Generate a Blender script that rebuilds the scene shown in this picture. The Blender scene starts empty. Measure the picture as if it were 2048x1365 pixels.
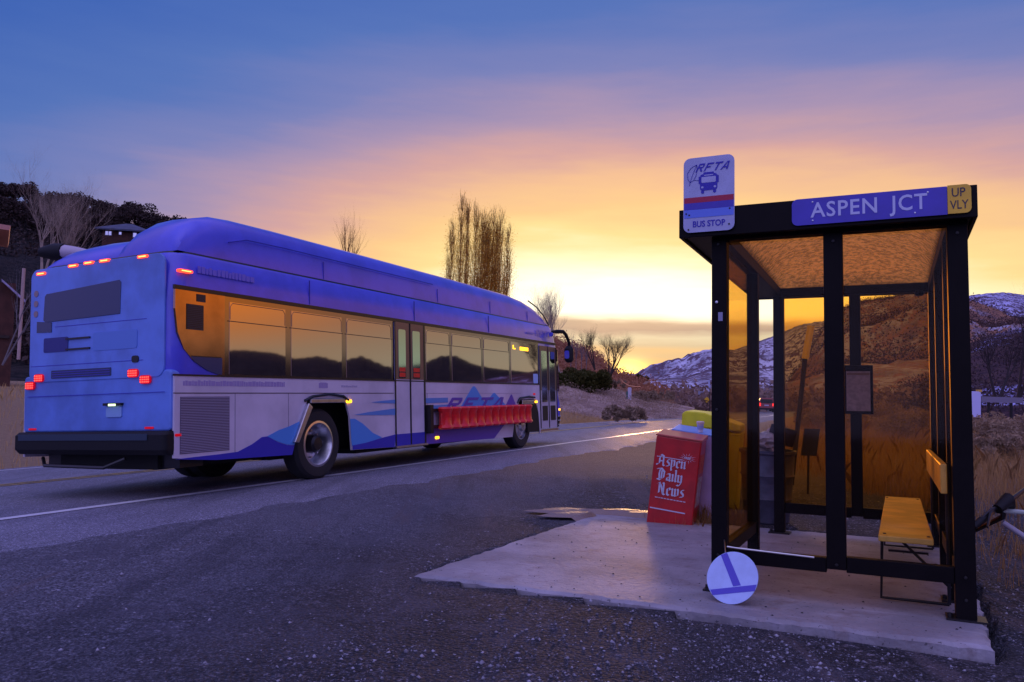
import bpy, math, random
import numpy as np
from math import radians as R, sin, cos, pi
from mathutils import Vector, Matrix
random.seed(7); rng = np.random.default_rng(7)
SC = bpy.context.scene
COL = SC.collection

# ------------------------------------------------------------------ camera
PITCH, ROLL, FPX = 0.0486, 0.0310, 1584.5
cam = bpy.data.cameras.new('camera'); camo = bpy.data.objects.new('camera', cam); COL.objects.link(camo)
cam.sensor_width = 36; cam.lens = 36*FPX/2048; cam.clip_start = .05; cam.clip_end = 20000
FW = Vector((0, cos(PITCH), sin(PITCH))); UP0 = Vector((0, -sin(PITCH), cos(PITCH))); RT0 = Vector((1, 0, 0))
RT = RT0*cos(ROLL) + UP0*sin(ROLL); UP = UP0*cos(ROLL) - RT0*sin(ROLL)
CP = Vector((0, 0, 1.5))
m = Matrix((RT, UP, -FW)).transposed().to_4x4(); m.translation = CP
camo.matrix_world = m
SC.camera = camo

# ------------------------------------------------------------------ light
SUN_AZ, SUN_EL = 8.6, 2.2
sl = bpy.data.lights.new('sun', 'SUN'); sl.energy = .8; sl.angle = R(4); sl.color = (1, .50, .18)
so = bpy.data.objects.new('sun', sl); COL.objects.link(so)
sd = Vector((sin(R(SUN_AZ))*cos(R(SUN_EL)), cos(R(SUN_AZ))*cos(R(SUN_EL)), sin(R(SUN_EL))))
so.rotation_euler = sd.to_track_quat('Z', 'Y').to_euler()

def s2l(c):
    return tuple(((v/255)/12.92 if v/255 <= .04045 else ((v/255+.055)/1.055)**2.4) for v in c)

W = bpy.data.worlds.new('World'); SC.world = W; W.use_nodes = True
nt = W.node_tree; nt.nodes.clear()
class NB:
    def __init__(s, nt): s.nt = nt
    def n(s, t, **k):
        nd = s.nt.nodes.new(t)
        for a, v in k.items(): setattr(nd, a, v)
        return nd
    def put(s, sock, v):
        if isinstance(v, bpy.types.NodeSocket): s.nt.links.new(v, sock)
        elif v is not None:
            try: sock.default_value = v
            except Exception: sock.default_value = (*v, 1)
    def math(s, op, a, b=None, c=None, clamp=False):
        nd = s.n('ShaderNodeMath', operation=op, use_clamp=clamp); s.put(nd.inputs[0], a)
        if b is not None: s.put(nd.inputs[1], b)
        if c is not None: s.put(nd.inputs[2], c)
        return nd.outputs[0]
    def noise(s, vec, scale=5, detail=3, rough=.5, out=0):
        nd = s.n('ShaderNodeTexNoise'); s.put(nd.inputs['Vector'], vec); nd.inputs['Scale'].default_value = scale
        nd.inputs['Detail'].default_value = detail; nd.inputs['Roughness'].default_value = rough
        return nd.outputs[out]
    def ramp(s, fac, stops, interp='LINEAR'):
        nd = s.n('ShaderNodeValToRGB'); cr = nd.color_ramp; cr.interpolation = interp
        s.put(nd.inputs[0], fac)
        while len(cr.elements) > 1: cr.elements.remove(cr.elements[-1])
        cr.elements[0].position = stops[0][0]; cr.elements[0].color = (*stops[0][1], 1) if len(stops[0][1]) == 3 else stops[0][1]
        for p, c in stops[1:]:
            e = cr.elements.new(p); e.color = (*c, 1)
        return nd.outputs[0]
    def mix(s, f, a, b, mode='MIX'):
        nd = s.n('ShaderNodeMix', data_type='RGBA', blend_type=mode); s.put(nd.inputs[0], f); s.put(nd.inputs[6], a); s.put(nd.inputs[7], b)
        return nd.outputs[2]
    def mapr(s, v, a, b, c=0., d=1., smooth=True):
        nd = s.n('ShaderNodeMapRange', interpolation_type='SMOOTHSTEP' if smooth else 'LINEAR')
        for i, x in enumerate((v, a, b, c, d)): s.put(nd.inputs[i], x)
        return nd.outputs[0]
    def scale(s, v, sc):
        nd = s.n('ShaderNodeMapping'); s.put(nd.inputs[0], v); nd.inputs['Scale'].default_value = sc
        return nd.outputs[0]
b = NB(nt)
tc = b.n('ShaderNodeTexCoord'); sep = b.n('ShaderNodeSeparateXYZ'); nt.links.new(tc.outputs['Generated'], sep.inputs[0])
X, Y, Z = sep.outputs
el = b.math('MULTIPLY', b.math('ARCSINE', Z), 180/pi)
az = b.math('MULTIPLY', b.math('ARCTAN2', X, Y), 180/pi)
a = b.math('ABSOLUTE', b.math('SUBTRACT', az, 8.))
cl = b.noise(b.scale(tc.outputs['Generated'], (1.6, 1.6, 11)), 2.4, 5, .55)
clw = b.math('SUBTRACT', cl, .5)
cl2 = b.math('SUBTRACT', b.noise(b.scale(tc.outputs['Generated'], (1, 1, 5)), 1.3, 3, .5), .5)
ap = b.math('MULTIPLY', a, b.math('ADD', b.mapr(az, -14, 14, .50, .30), b.mapr(az, 42, 80, 0, .16)))
ep = b.math('MAXIMUM', el, 0)
r_ = b.math('SQRT', b.math('ADD', b.math('MULTIPLY', ap, ap), b.math('MULTIPLY', ep, ep)))
r_ = b.math('ADD', r_, b.math('ADD', b.math('MULTIPLY', clw, 4.2), b.math('MULTIPLY', cl2, 3.0)))
mul = lambda c, k: tuple(v*k for v in c)
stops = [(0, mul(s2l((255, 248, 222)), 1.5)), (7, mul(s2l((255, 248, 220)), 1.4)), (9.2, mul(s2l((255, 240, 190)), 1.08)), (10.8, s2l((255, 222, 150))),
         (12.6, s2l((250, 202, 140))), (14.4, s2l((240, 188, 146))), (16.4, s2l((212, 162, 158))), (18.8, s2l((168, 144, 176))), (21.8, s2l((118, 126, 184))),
         (25.5, s2l((80, 112, 184))), (30, s2l((60, 98, 180))), (36, s2l((46, 84, 176))), (43, (.12, .15, .52)), (52, (.42, .33, .80)), (64, (.24, .27, .98)), (90, (.66, .60, 1.18))]  # last stops, outside the view, brightened as added fill light
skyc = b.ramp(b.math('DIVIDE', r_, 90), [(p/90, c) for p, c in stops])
# low cloud bands over the horizon
e2 = b.math('ADD', el, b.math('ADD', b.math('MULTIPLY', clw, 2.2), b.math('MULTIPLY', a, -.012)))
band = b.ramp(b.math('DIVIDE', e2, 6), [(p/6, s2l(c)) for p, c in
        [(0, (252, 206, 96)), (.7, (236, 192, 112)), (1.2, (208, 180, 130)), (1.8, (190, 178, 146)), (2.3, (206, 184, 144)), (2.8, (186, 184, 160)), (3.3, (206, 204, 178)), (3.75, (166, 154, 146)), (4.2, (186, 168, 152)), (4.7, (238, 218, 186)), (5.2, (255, 246, 220))]])
bf = b.math('MULTIPLY', b.mapr(e2, 5.2, 4.2), b.mapr(a, 45, 12, .0, 1.))
skyc = b.mix(bf, skyc, band)
# grey green low sky and amber glow added out of view for window reflections
side = b.math('MULTIPLY', b.mapr(az, 36, 50), b.mapr(az, 100, 84))
low = b.ramp(b.math('DIVIDE', el, 24), [(0, (.44, .44, .34)), (.2, (.38, .40, .34)), (.26, (.38, .34, .27)), (.33, (.42, .27, .19)), (.42, (.58, .27, .13)), (.6, (.6, .25, .09)), (1, (.3, .18, .3))])
amber = b.ramp(b.math('DIVIDE', el, 24), [(0, (.5, .44, .3)), (.26, (.42, .34, .25)), (.33, (.62, .29, .11)), (.42, (.95, .32, .04)), (.6, (1.0, .34, .04)), (1, (.4, .18, .22))])
lowc = b.mix(b.mapr(az, 57, 70), low, amber)
skyc = b.mix(b.math('MULTIPLY', side, b.mapr(el, 26, 16)), skyc, lowc)
# sun glow in the notch
ga = b.math('SUBTRACT', az, 8.5); ge = b.math('SUBTRACT', el, .9)
d2 = b.math('ADD', b.math('MULTIPLY', b.math('MULTIPLY', ga, ga), .35), b.math('MULTIPLY', ge, ge))
gl = b.math('EXPONENT', b.math('MULTIPLY', d2, -1.8))
skyc = b.mix(gl, skyc, (1.6, 1.1, .28, 1), 'ADD')
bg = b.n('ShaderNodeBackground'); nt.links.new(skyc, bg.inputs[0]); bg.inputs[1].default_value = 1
sk = b.n('ShaderNodeTexSky', sky_type='NISHITA'); sk.sun_disc = False; sk.sun_elevation = R(SUN_EL); sk.sun_rotation = R(SUN_AZ)
bg2 = b.n('ShaderNodeBackground'); nt.links.new(sk.outputs[0], bg2.inputs[0]); bg2.inputs[1].default_value = .01
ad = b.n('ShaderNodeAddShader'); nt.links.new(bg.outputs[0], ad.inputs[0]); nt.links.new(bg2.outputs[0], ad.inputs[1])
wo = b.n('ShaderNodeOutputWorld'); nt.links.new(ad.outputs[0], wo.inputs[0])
SC.view_settings.view_transform = 'Standard'; SC.view_settings.look = 'None'; SC.view_settings.gamma = 1; SC.view_settings.exposure = 0
SC.cycles.max_bounces = 8; SC.cycles.transparent_max_bounces = 16; SC.cycles.use_denoising = True

# ------------------------------------------------------------------ materials
MATS = {}
def mat(name, col, rough=.6, metal=0., var=.0, vs=3., bump=0., bs=30., col2=None, emit=None, es=1., spec=.5, coat=0., trans=0.):
    if name in MATS: return MATS[name]
    M = bpy.data.materials.new(name); M.use_nodes = True; t = M.node_tree; q = NB(t)
    p = t.nodes['Principled BSDF']
    p.inputs['Base Color'].default_value = (*col, 1); p.inputs['Roughness'].default_value = rough; p.inputs['Metallic'].default_value = metal
    p.inputs['Specular IOR Level'].default_value = spec; p.inputs['Coat Weight'].default_value = coat
    g = q.n('ShaderNodeTexCoord').outputs['Object']
    if var or col2:
        nz = q.noise(g, vs, 5, .6)
        c2 = col2 or tuple(v*(1-var) for v in col)
        f = q.mapr(nz, .35, .65)
        c = q.mix(f, (*col, 1), (*c2, 1)); t.links.new(c, p.inputs['Base Color'])
    if bump:
        bn = q.n('ShaderNodeBump'); bn.inputs['Strength'].default_value = bump; bn.inputs['Distance'].default_value = .02
        t.links.new(q.noise(g, bs, 4, .6), bn.inputs['Height']); t.links.new(bn.outputs[0], p.inputs['Normal'])
    if emit: p.inputs['Emission Color'].default_value = (*emit, 1); p.inputs['Emission Strength'].default_value = es
    MATS[name] = M; return M

def glassy(name, tint, refl=.12, rough=.03, bump=0., refl_col=(1, 1, 1), translucent=0., fk=.8):
    M = bpy.data.materials.new(name); M.use_nodes = True; t = M.node_tree; q = NB(t); t.nodes.clear()
    tr = q.n('ShaderNodeBsdfTransparent'); tr.inputs[0].default_value = (*tint, 1)
    gl = q.n('ShaderNodeBsdfGlossy'); gl.inputs['Roughness'].default_value = rough; gl.inputs[0].default_value = (*refl_col, 1)
    g = q.n('ShaderNodeTexCoord').outputs['Object']
    if bump:
        bn = q.n('ShaderNodeBump'); bn.inputs['Strength'].default_value = bump; bn.inputs['Distance'].default_value = .02
        t.links.new(q.noise(g, 25, 4, .6), bn.inputs['Height']); t.links.new(bn.outputs[0], gl.inputs['Normal'])
    fr = q.n('ShaderNodeFresnel'); fr.inputs[0].default_value = 1.5
    # thin sheet: same reflectance seen from either side
    lw = q.n('ShaderNodeLayerWeight'); lw.inputs[0].default_value = .25
    f = q.math('ADD', q.math('MULTIPLY', lw.outputs['Fresnel'], .3 if refl == 0 else fk), refl, clamp=True)
    base = tr.outputs[0]
    if translucent:
        tl = q.n('ShaderNodeBsdfTranslucent'); t.links.new(q.mix(q.mapr(q.noise(g, 22, 6, .75), .42, .6), (*refl_col, 1), (*[v*.45 for v in refl_col], 1)), tl.inputs[0])
        mx0 = q.n('ShaderNodeMixShader'); mx0.inputs[0].default_value = translucent
        t.links.new(tr.outputs[0], mx0.inputs[1]); t.links.new(tl.outputs[0], mx0.inputs[2]); base = mx0.outputs[0]
    mx = q.n('ShaderNodeMixShader'); t.links.new(f, mx.inputs[0]); t.links.new(base, mx.inputs[1]); t.links.new(gl.outputs[0], mx.inputs[2])
    o = q.n('ShaderNodeOutputMaterial'); t.links.new(mx.outputs[0], o.inputs[0]); MATS[name] = M; return M

def leafmat(name, c1, c2, trans=.3, ns=.6):
    M = bpy.data.materials.new(name); M.use_nodes = True; t = M.node_tree; q = NB(t)
    p = t.nodes['Principled BSDF']; p.inputs['Roughness'].default_value = .7; p.inputs['Specular IOR Level'].default_value = .2
    g = q.n('ShaderNodeNewGeometry')
    f = q.math('ADD', q.math('MULTIPLY', g.outputs['Random Per Island'], .6), q.math('MULTIPLY', q.noise(g.outputs['Position'], ns, 3), .4))
    c = q.mix(f, (*c1, 1), (*c2, 1)); t.links.new(c, p.inputs['Base Color'])
    tl = q.n('ShaderNodeBsdfTranslucent'); t.links.new(c, tl.inputs[0])
    mx = q.n('ShaderNodeMixShader'); mx.inputs[0].default_value = trans
    o = t.nodes['Material Output']; t.links.new(p.outputs[0], mx.inputs[1]); t.links.new(tl.outputs[0], mx.inputs[2]); t.links.new(mx.outputs[0], o.inputs[0])
    MATS[name] = M; return M

M_blue = mat('bus_blue', (.10, .10, .74), .30, var=.22, vs=1.5, coat=.4)
M_bluer = mat('bus_rear_blue', (.14, .27, .78), .38, var=.3, vs=1.2, coat=.2)
M_white = mat('bus_white', (.70, .63, .74), .3, var=.22, vs=.9, coat=.3)
M_black = mat('black_rubber', (.010, .010, .012), .6, bump=.1, bs=40, spec=.25)
M_trimblack = mat('black_trim', (.01, .01, .012), .3)
M_under = mat('underbody', (.008, .008, .008), .9)
M_alu = mat('brushed_alu', (.62, .62, .66), .3, metal=1., var=.2, vs=6)
M_darkblue = mat('decal_darkblue', (.03, .03, .42), .3)
M_lightblue = mat('decal_lightblue', (.07, .28, .72), .3)
M_midblue = mat('decal_midblue', (.10, .26, .62), .3)
M_purple = mat('decal_purple', (.12, .05, .42), .3)
M_red = mat('red_plastic', (.85, .015, .02), .3, var=.2, vs=12)
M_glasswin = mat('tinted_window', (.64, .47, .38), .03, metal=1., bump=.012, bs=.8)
M_glassdoor = mat('door_glass', (.50, .60, .50), .05, metal=1.)
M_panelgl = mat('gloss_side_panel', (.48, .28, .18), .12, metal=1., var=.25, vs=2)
M_rearwin = mat('rear_window', (.03, .045, .12), .2)
M_led = mat('red_led', (.4, .0, .0), .4, emit=(1, .03, .02), es=2.)
M_redlens = mat('red_lens', (.5, .0, .01), .3, emit=(.7, .0, .01), es=.5)
M_marker = mat('marker_lamp', (.8, .1, .02), .4, emit=(1, .06, .02), es=2.2)
M_markercore = mat('marker_core', (.8, .4, .1), .4, emit=(1, .45, .10), es=3.)
M_amber = mat('amber_lamp', (.8, .4, .0), .4, emit=(1, .45, .02), es=3.)
M_green = mat('plate_lamp', (.6, .8, .5), .4, emit=(.75, 1, .45), es=2.)
M_tyre = mat('tyre', (.014, .014, .016), .75, bump=.3, bs=60)
M_frame = mat('shelter_bronze', (.006, .004, .005), .5, var=.3, vs=5, bump=.05, bs=25, spec=.12)
M_panel = glassy('amber_panel', (.95, .69, .27), .0, .04, 0)
M_clear = glassy('clear_panel', (.97, .95, .92), .0, .05, 0)
M_roofp = glassy('roof_dome_panel', (.55, .20, .05), .03, .3, 1.6, (1, .38, .05), 1.0, .06)
M_signwhite = mat('sign_white', (.46, .48, .74), .35, var=.12, vs=9)
M_signblue = mat('sign_blue', (.06, .04, .50), .35, var=.15, vs=6)
M_signyel = mat('sign_yellow', (.85, .50, .02), .35, var=.1, vs=6)
M_ink = mat('dark_ink', (.015, .012, .05), .5)
M_inkblue = mat('blue_ink', (.03, .02, .42), .5)
M_silver = mat('reflective_letter', (.55, .58, .85), .4)
M_stripe = mat('stripe_red', (.42, .01, .06), .5)
M_wood = mat('bench_wood', (.92, .55, .10), .36, var=.35, vs=4, bump=.15, bs=18)
M_steel = mat('dark_steel', (.03, .028, .03), .4, metal=.6)
M_nred = mat('news_red', (.58, .010, .014), .35, var=.25, vs=5, coat=.3)
M_nyel = mat('news_yellow', (.85, .80, .01), .4, var=.15, vs=5)
M_nwhite = mat('news_white', (.55, .42, .80), .4, var=.15, vs=5)
M_nblue = mat('news_top', (.25, .42, .85), .4)
M_label = mat('label_yellow', (.8, .55, .02), .5)
M_orange = mat('label_orange', (.75, .14, .01), .5, col2=(.5, .02, .02), vs=40)
M_letter = mat('letter_white', (.62, .66, .85), .5)
M_bark = mat('bark_dark', (.05, .035, .03), .9, var=.4, vs=6)
M_barkpale = mat('bark_pale', (.42, .33, .26), .85, var=.4, vs=3)
M_poplar = mat('bark_poplar', (.42, .22, .06), .9, var=.4, vs=2)
L_pop = leafmat('poplar_leaf', (.95, .62, .06), (.75, .38, .04), .85)
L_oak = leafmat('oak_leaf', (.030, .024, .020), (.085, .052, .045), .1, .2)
L_jun = leafmat('juniper_leaf', (.035, .045, .010), (.09, .075, .015), .25, 1.)
L_sage = leafmat('sage_leaf', (.22, .16, .12), (.46, .32, .20), .3, 1.5)
L_brush = leafmat('brush_leaf', (.32, .11, .06), (.50, .26, .14), .3, .4)
L_grass = leafmat('dry_grass', (.58, .36, .14), (.24, .13, .07), .3, 1.2)
L_grass2 = leafmat('verge_grass', (.80, .55, .24), (.45, .28, .13), .45, .8)

def P(x, y, d):            # world point seen at photo pixel (x, y) at forward distance d
    v = FW*FPX + RT*(x-1024) + UP*(682.5-y)
    return CP + v*(d/FPX)

# ------------------------------------------------------------------ object helpers
def tag(o, label=None, cat=None, group=None, kind=None):
    for k, v in (('label', label), ('category', cat), ('group', group), ('kind', kind)):
        if v: o[k] = v
    return o
def empty(name, label, cat, mw=None, loc=None, rz=0, group=None):
    o = bpy.data.objects.new(name, None); COL.objects.link(o); o.empty_display_size = .1
    if mw is not None: o.matrix_world = mw
    elif loc is not None: o.location = loc; o.rotation_euler = (0, 0, rz)
    return tag(o, label, cat, group)
class MB:
    def __init__(s): s.v = []; s.f = []; s.mi = []; s.cur = 0
    def add(s, vs, fs):
        k = len(s.v); s.v += [tuple(v) for v in vs]; s.f += [tuple(i+k for i in f) for f in fs]; s.mi += [s.cur]*len(fs); return s
    def box(s, a, b_):
        x0, y0, z0 = (min(p, q) for p, q in zip(a, b_)); x1, y1, z1 = (max(p, q) for p, q in zip(a, b_))
        return s.add([(x0, y0, z0), (x1, y0, z0), (x1, y1, z0), (x0, y1, z0), (x0, y0, z1), (x1, y0, z1), (x1, y1, z1), (x0, y1, z1)],
                     [(0, 3, 2, 1), (4, 5, 6, 7), (0, 1, 5, 4), (1, 2, 6, 5), (2, 3, 7, 6), (3, 0, 4, 7)])
    def prism(s, pts, f0, f1):        # pts 2D, f0/f1 map 2D->3D
        n = len(pts)
        return s.add([f0(p) for p in pts]+[f1(p) for p in pts], [tuple(range(n))[::-1], tuple(range(n, 2*n))]+[(i, (i+1) % n, n+(i+1) % n, n+i) for i in range(n)])
    def tube(s, pts, rads, n=8, cap=True):
        pts = [Vector(p) for p in pts]
        if not hasattr(rads, '__len__'): rads = [rads]*len(pts)
        k = len(s.v); up = None
        for i, p in enumerate(pts):
            d = (pts[min(i+1, len(pts)-1)]-pts[max(i-1, 0)]).normalized()
            if up is None: up = Vector((0, 0, 1)) if abs(d.z) < .9 else Vector((1, 0, 0))
            u = d.cross(up)
            if u.length < 1e-5: u = d.cross(Vector((.3, .9, .1)))
            u.normalize(); w = u.cross(d).normalized(); up = w
            for j in range(n):
                an = 2*pi*j/n; s.v.append(tuple(p+(u*cos(an)+w*sin(an))*rads[i]))
        for i in range(len(pts)-1):
            for j in range(n):
                s.f.append((k+i*n+j, k+i*n+(j+1) % n, k+(i+1)*n+(j+1) % n, k+(i+1)*n+j)); s.mi.append(s.cur)
        if cap:
            s.f.append(tuple(k+j for j in range(n))[::-1]); s.mi.append(s.cur); e = k+(len(pts)-1)*n; s.f.append(tuple(e+j for j in range(n))); s.mi.append(s.cur)
        return s
    def lathe(s, prof, origin=(0, 0, 0), axis='z', n=24):   # prof list of (r, h)
        O = Vector(origin); k = len(s.v)
        for r, h in prof:
            for j in range(n):
                c, q = r*cos(2*pi*j/n), r*sin(2*pi*j/n)
                p = (c, q, h) if axis == 'z' else ((c, h, q) if axis == 'y' else (h, c, q))
                s.v.append(tuple(O+Vector(p)))
        for i in range(len(prof)-1):
            for j in range(n):
                s.f.append((k+i*n+j, k+i*n+(j+1) % n, k+(i+1)*n+(j+1) % n, k+(i+1)*n+j)); s.mi.append(s.cur)
        return s
    def build(s, name, mats, parent=None, smooth=False, bevel=0, loc=None):
        me = bpy.data.meshes.new(name); me.from_pydata(s.v, [], s.f); me.update()
        for q in (mats if isinstance(mats, (list, tuple)) else [mats]): me.materials.append(q)
        me.polygons.foreach_set('material_index', s.mi)
        if smooth: me.polygons.foreach_set('use_smooth', [True]*len(me.polygons))
        import bmesh
        bm = bmesh.new(); bm.from_mesh(me); bmesh.ops.recalc_face_normals(bm, faces=bm.faces); bm.to_mesh(me); bm.free()
        o = bpy.data.objects.new(name, me); COL.objects.link(o)
        if parent is not None: o.parent = parent
        if loc: o.location = loc
        if bevel:
            bv = o.modifiers.new('bevel', 'BEVEL'); bv.width = bevel; bv.segments = 2; bv.limit_method = 'ANGLE'; bv.angle_limit = R(40)
        if smooth and not bevel:
            try: me.set_sharp_from_angle(angle=R(38))
            except Exception: pass
        return o
def rawmesh(name, V, F, m, parent=None, smooth=False):
    me = bpy.data.meshes.new(name); V = np.asarray(V, np.float32); F = np.asarray(F, np.int32)
    me.vertices.add(len(V)); me.vertices.foreach_set('co', V.ravel())
    k = F.shape[1]; me.loops.add(F.size); me.loops.foreach_set('vertex_index', F.ravel())
    me.polygons.add(len(F)); me.polygons.foreach_set('loop_start', np.arange(len(F), dtype=np.int32)*k)
    me.polygons.foreach_set('loop_total', np.full(len(F), k, np.int32))
    me.update(calc_edges=True); me.validate()
    if smooth: me.polygons.foreach_set('use_smooth', [True]*len(me.polygons))
    me.materials.append(m); o = bpy.data.objects.new(name, me); COL.objects.link(o)
    if parent is not None: o.parent = parent
    return o
def copy_tree(o, parent=None):
    c = o.copy(); COL.objects.link(c); c.parent = parent
    for ch in list(o.children): copy_tree(ch, c)
    return c
def text_mesh(s, size, shear=0., bold=0., spacing=1.):
    cu = bpy.data.curves.new('t', 'FONT'); cu.body = s; cu.size = size; cu.shear = shear; cu.offset = bold; cu.space_character = spacing
    cu.align_x = 'CENTER'; cu.align_y = 'CENTER'; cu.extrude = .0008; cu.resolution_u = 3
    o = bpy.data.objects.new('t', cu); COL.objects.link(o)
    dg = bpy.context.evaluated_depsgraph_get(); dg.update(); me = bpy.data.meshes.new_from_object(o.evaluated_get(dg))
    V = [tuple(v.co) for v in me.vertices]; F = [tuple(p.vertices) for p in me.polygons]
    bpy.data.objects.remove(o); bpy.data.curves.remove(cu); bpy.data.meshes.remove(me)
    return V, F
def text(name, s, size, f, m, parent, w=None, **k):     # f maps (x, y, d) of the text plane to parent space
    V, F = text_mesh(s, size, **k)
    if w:
        xs = [v[0] for v in V]; kx = w/(max(xs)-min(xs)); cx = (max(xs)+min(xs))/2; V = [((v[0]-cx)*kx, v[1], v[2]) for v in V]
    mb = MB(); mb.add([f(*v) for v in V], F); return mb.build(name, m, parent)
BLK = [[[(0, 0), (.2, 0), (.2, 1), (0, 1)], [(.2, .8), (.8, .8), (.72, 1), (.2, 1)], [(.2, .42), (.7, .42), (.8, .6), (.2, .6)], [(.62, .58), (.8, .58), (.8, .82), (.62, .82)], [(.32, .44), (.52, .44), (.92, 0), (.66, 0)]],
       [[(0, 0), (.2, 0), (.2, 1), (0, 1)], [(.2, .8), (.85, .8), (.85, 1), (.2, 1)], [(.2, .42), (.62, .42), (.62, .6), (.2, .6)]],
       [[(0, .8), (.95, .8), (.95, 1), (0, 1)], [(.36, 0), (.56, 0), (.56, .8), (.36, .8)]],
       [[(0, 0), (.2, 0), (.56, 1), (.4, 1)], [(.75, 0), (.96, 0), (.68, 1), (.5, 1)], [(.2, .22), (.78, .22), (.76, .38), (.24, .38)]]]
def block_word(name, f, w, h, shear, m, parent):
    mb = MB(); k = 0
    for i, L_ in enumerate(BLK):
        for poly in L_:
            k += 1; q = [(((x+i*1.08)/4.2-.5)*w+(y-.5)*shear*h, (y-.5)*h) for x, y in poly]
            mb.prism(q, lambda p: f(p[0], p[1], k*.0001), lambda p: f(p[0], p[1], k*.0001+.001))
    return mb.build(name, m, parent)
def rrect(x0, x1, y0, y1, r, n=5):
    pts = []
    for cx, cy, a0 in ((x1-r, y1-r, 0), (x0+r, y1-r, 90), (x0+r, y0+r, 180), (x1-r, y0+r, 270)):
        for i in range(n+1):
            an = R(a0+90*i/n); pts.append((cx+r*cos(an), cy+r*sin(an)))
    return pts

# ------------------------------------------------------------------ frames of reference
def frame(yaw, pt, rl):
    s = Vector((sin(yaw)*cos(pt), cos(yaw)*cos(pt), sin(pt))); t0 = Vector((-cos(yaw), sin(yaw), 0)); n0 = s.cross(t0).normalized()
    return s, t0*cos(rl)-n0*sin(rl), n0*cos(rl)+t0*sin(rl)
bs, bt, bn = frame(.4362, -.0029, .0624); BO = Vector((-3.7695, 8.9865, .0026))
ss, st, sn = frame(.4495, -.0266, .0225); SO = Vector((1.4127, 5.3097, .1416))
def mw(x, y, z, o):
    M_ = Matrix((x, y, z)).transposed().to_4x4(); M_.translation = o; return M_
BUSM = mw(bs, bt, bn, BO); SHM = mw(-st, ss, sn, SO)
YAW = .4362; RS = np.array([sin(YAW), cos(YAW)]); RTT = np.array([-cos(YAW), sin(YAW)])
SHI = SHM.inverted()
FK = np.array([(-60, 8.), (-30, 4.2), (-8, 1.2), (-1.35, .55), (1.2, .33), (4.4, .12), (9.5, -.2), (13, -.38), (19, -.5), (30, -.4), (44, .1), (58, .6), (90, 2.9), (150, 11), (250, 35), (400, 80)])
def Fl(s): return np.interp(s, FK[:, 0], FK[:, 1])
def st_of(x, y):
    dx = x-BO.x; dy = y-BO.y
    return dx*RS[0]+dy*RS[1], dx*RTT[0]+dy*RTT[1]
def sstep(a, b_, v):
    q = np.clip((v-a)/(b_-a), 0, 1); return q*q*(3-2*q)
def gz(x, y, micro=True):
    x = np.asarray(x, float); y = np.asarray(y, float)
    s, t = st_of(x, y); tt = t-(Fl(s)+.5)*sstep(15, 50, s)
    s_c = np.clip(s, -60, 170)
    z = -.0625*np.clip(tt, -1.9, 8.2) - .003*s_c - .006*np.clip(s_c-12, 0, 200) - .011*np.clip(s_c-30, 0, 200)
    z = z - .10*sstep(7.8, 8.6, tt) + 1.05*sstep(8.6, 17, tt)
    if micro:
        off = sstep(-2.2, -3.2, tt)+sstep(8.3, 9.5, tt)
        far = 1/(1+np.maximum(0, y)/40)
        z = z + off*far*(.018*np.sin(x*2.3+1.1*y)*np.sin(y*1.7-x) + .010*np.sin(x*5.1+2)*np.cos(y*4.3+x*2))
    # pad surroundings
    p = (x-SO.x)*(-st.x)+(y-SO.y)*(-st.y); q = (x-SO.x)*ss.x+(y-SO.y)*ss.y
    zp = SO.z - p*st.z + q*ss.z
    d = np.hypot(np.maximum(np.maximum(-2.0-p, p-1.62), 0), np.maximum(np.maximum(-.6-q, q-3.25), 0))
    w = 1-sstep(.1, 3.0, d)
    depth = .016+.05*sstep(-.8, 1.5, p)*sstep(.2, -.5, q)
    z = z*(1-w)+(zp-depth)*w
    inside = (p > -1.95) & (p < 1.57) & (q > -.55) & (q < 3.2)
    return np.where(inside, zp-.12, z)
def G(x, y): return float(gz(x, y))
def from_st(s, t): return BO.x+s*RS[0]+t*RTT[0], BO.y+s*RS[1]+t*RTT[1]

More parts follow.
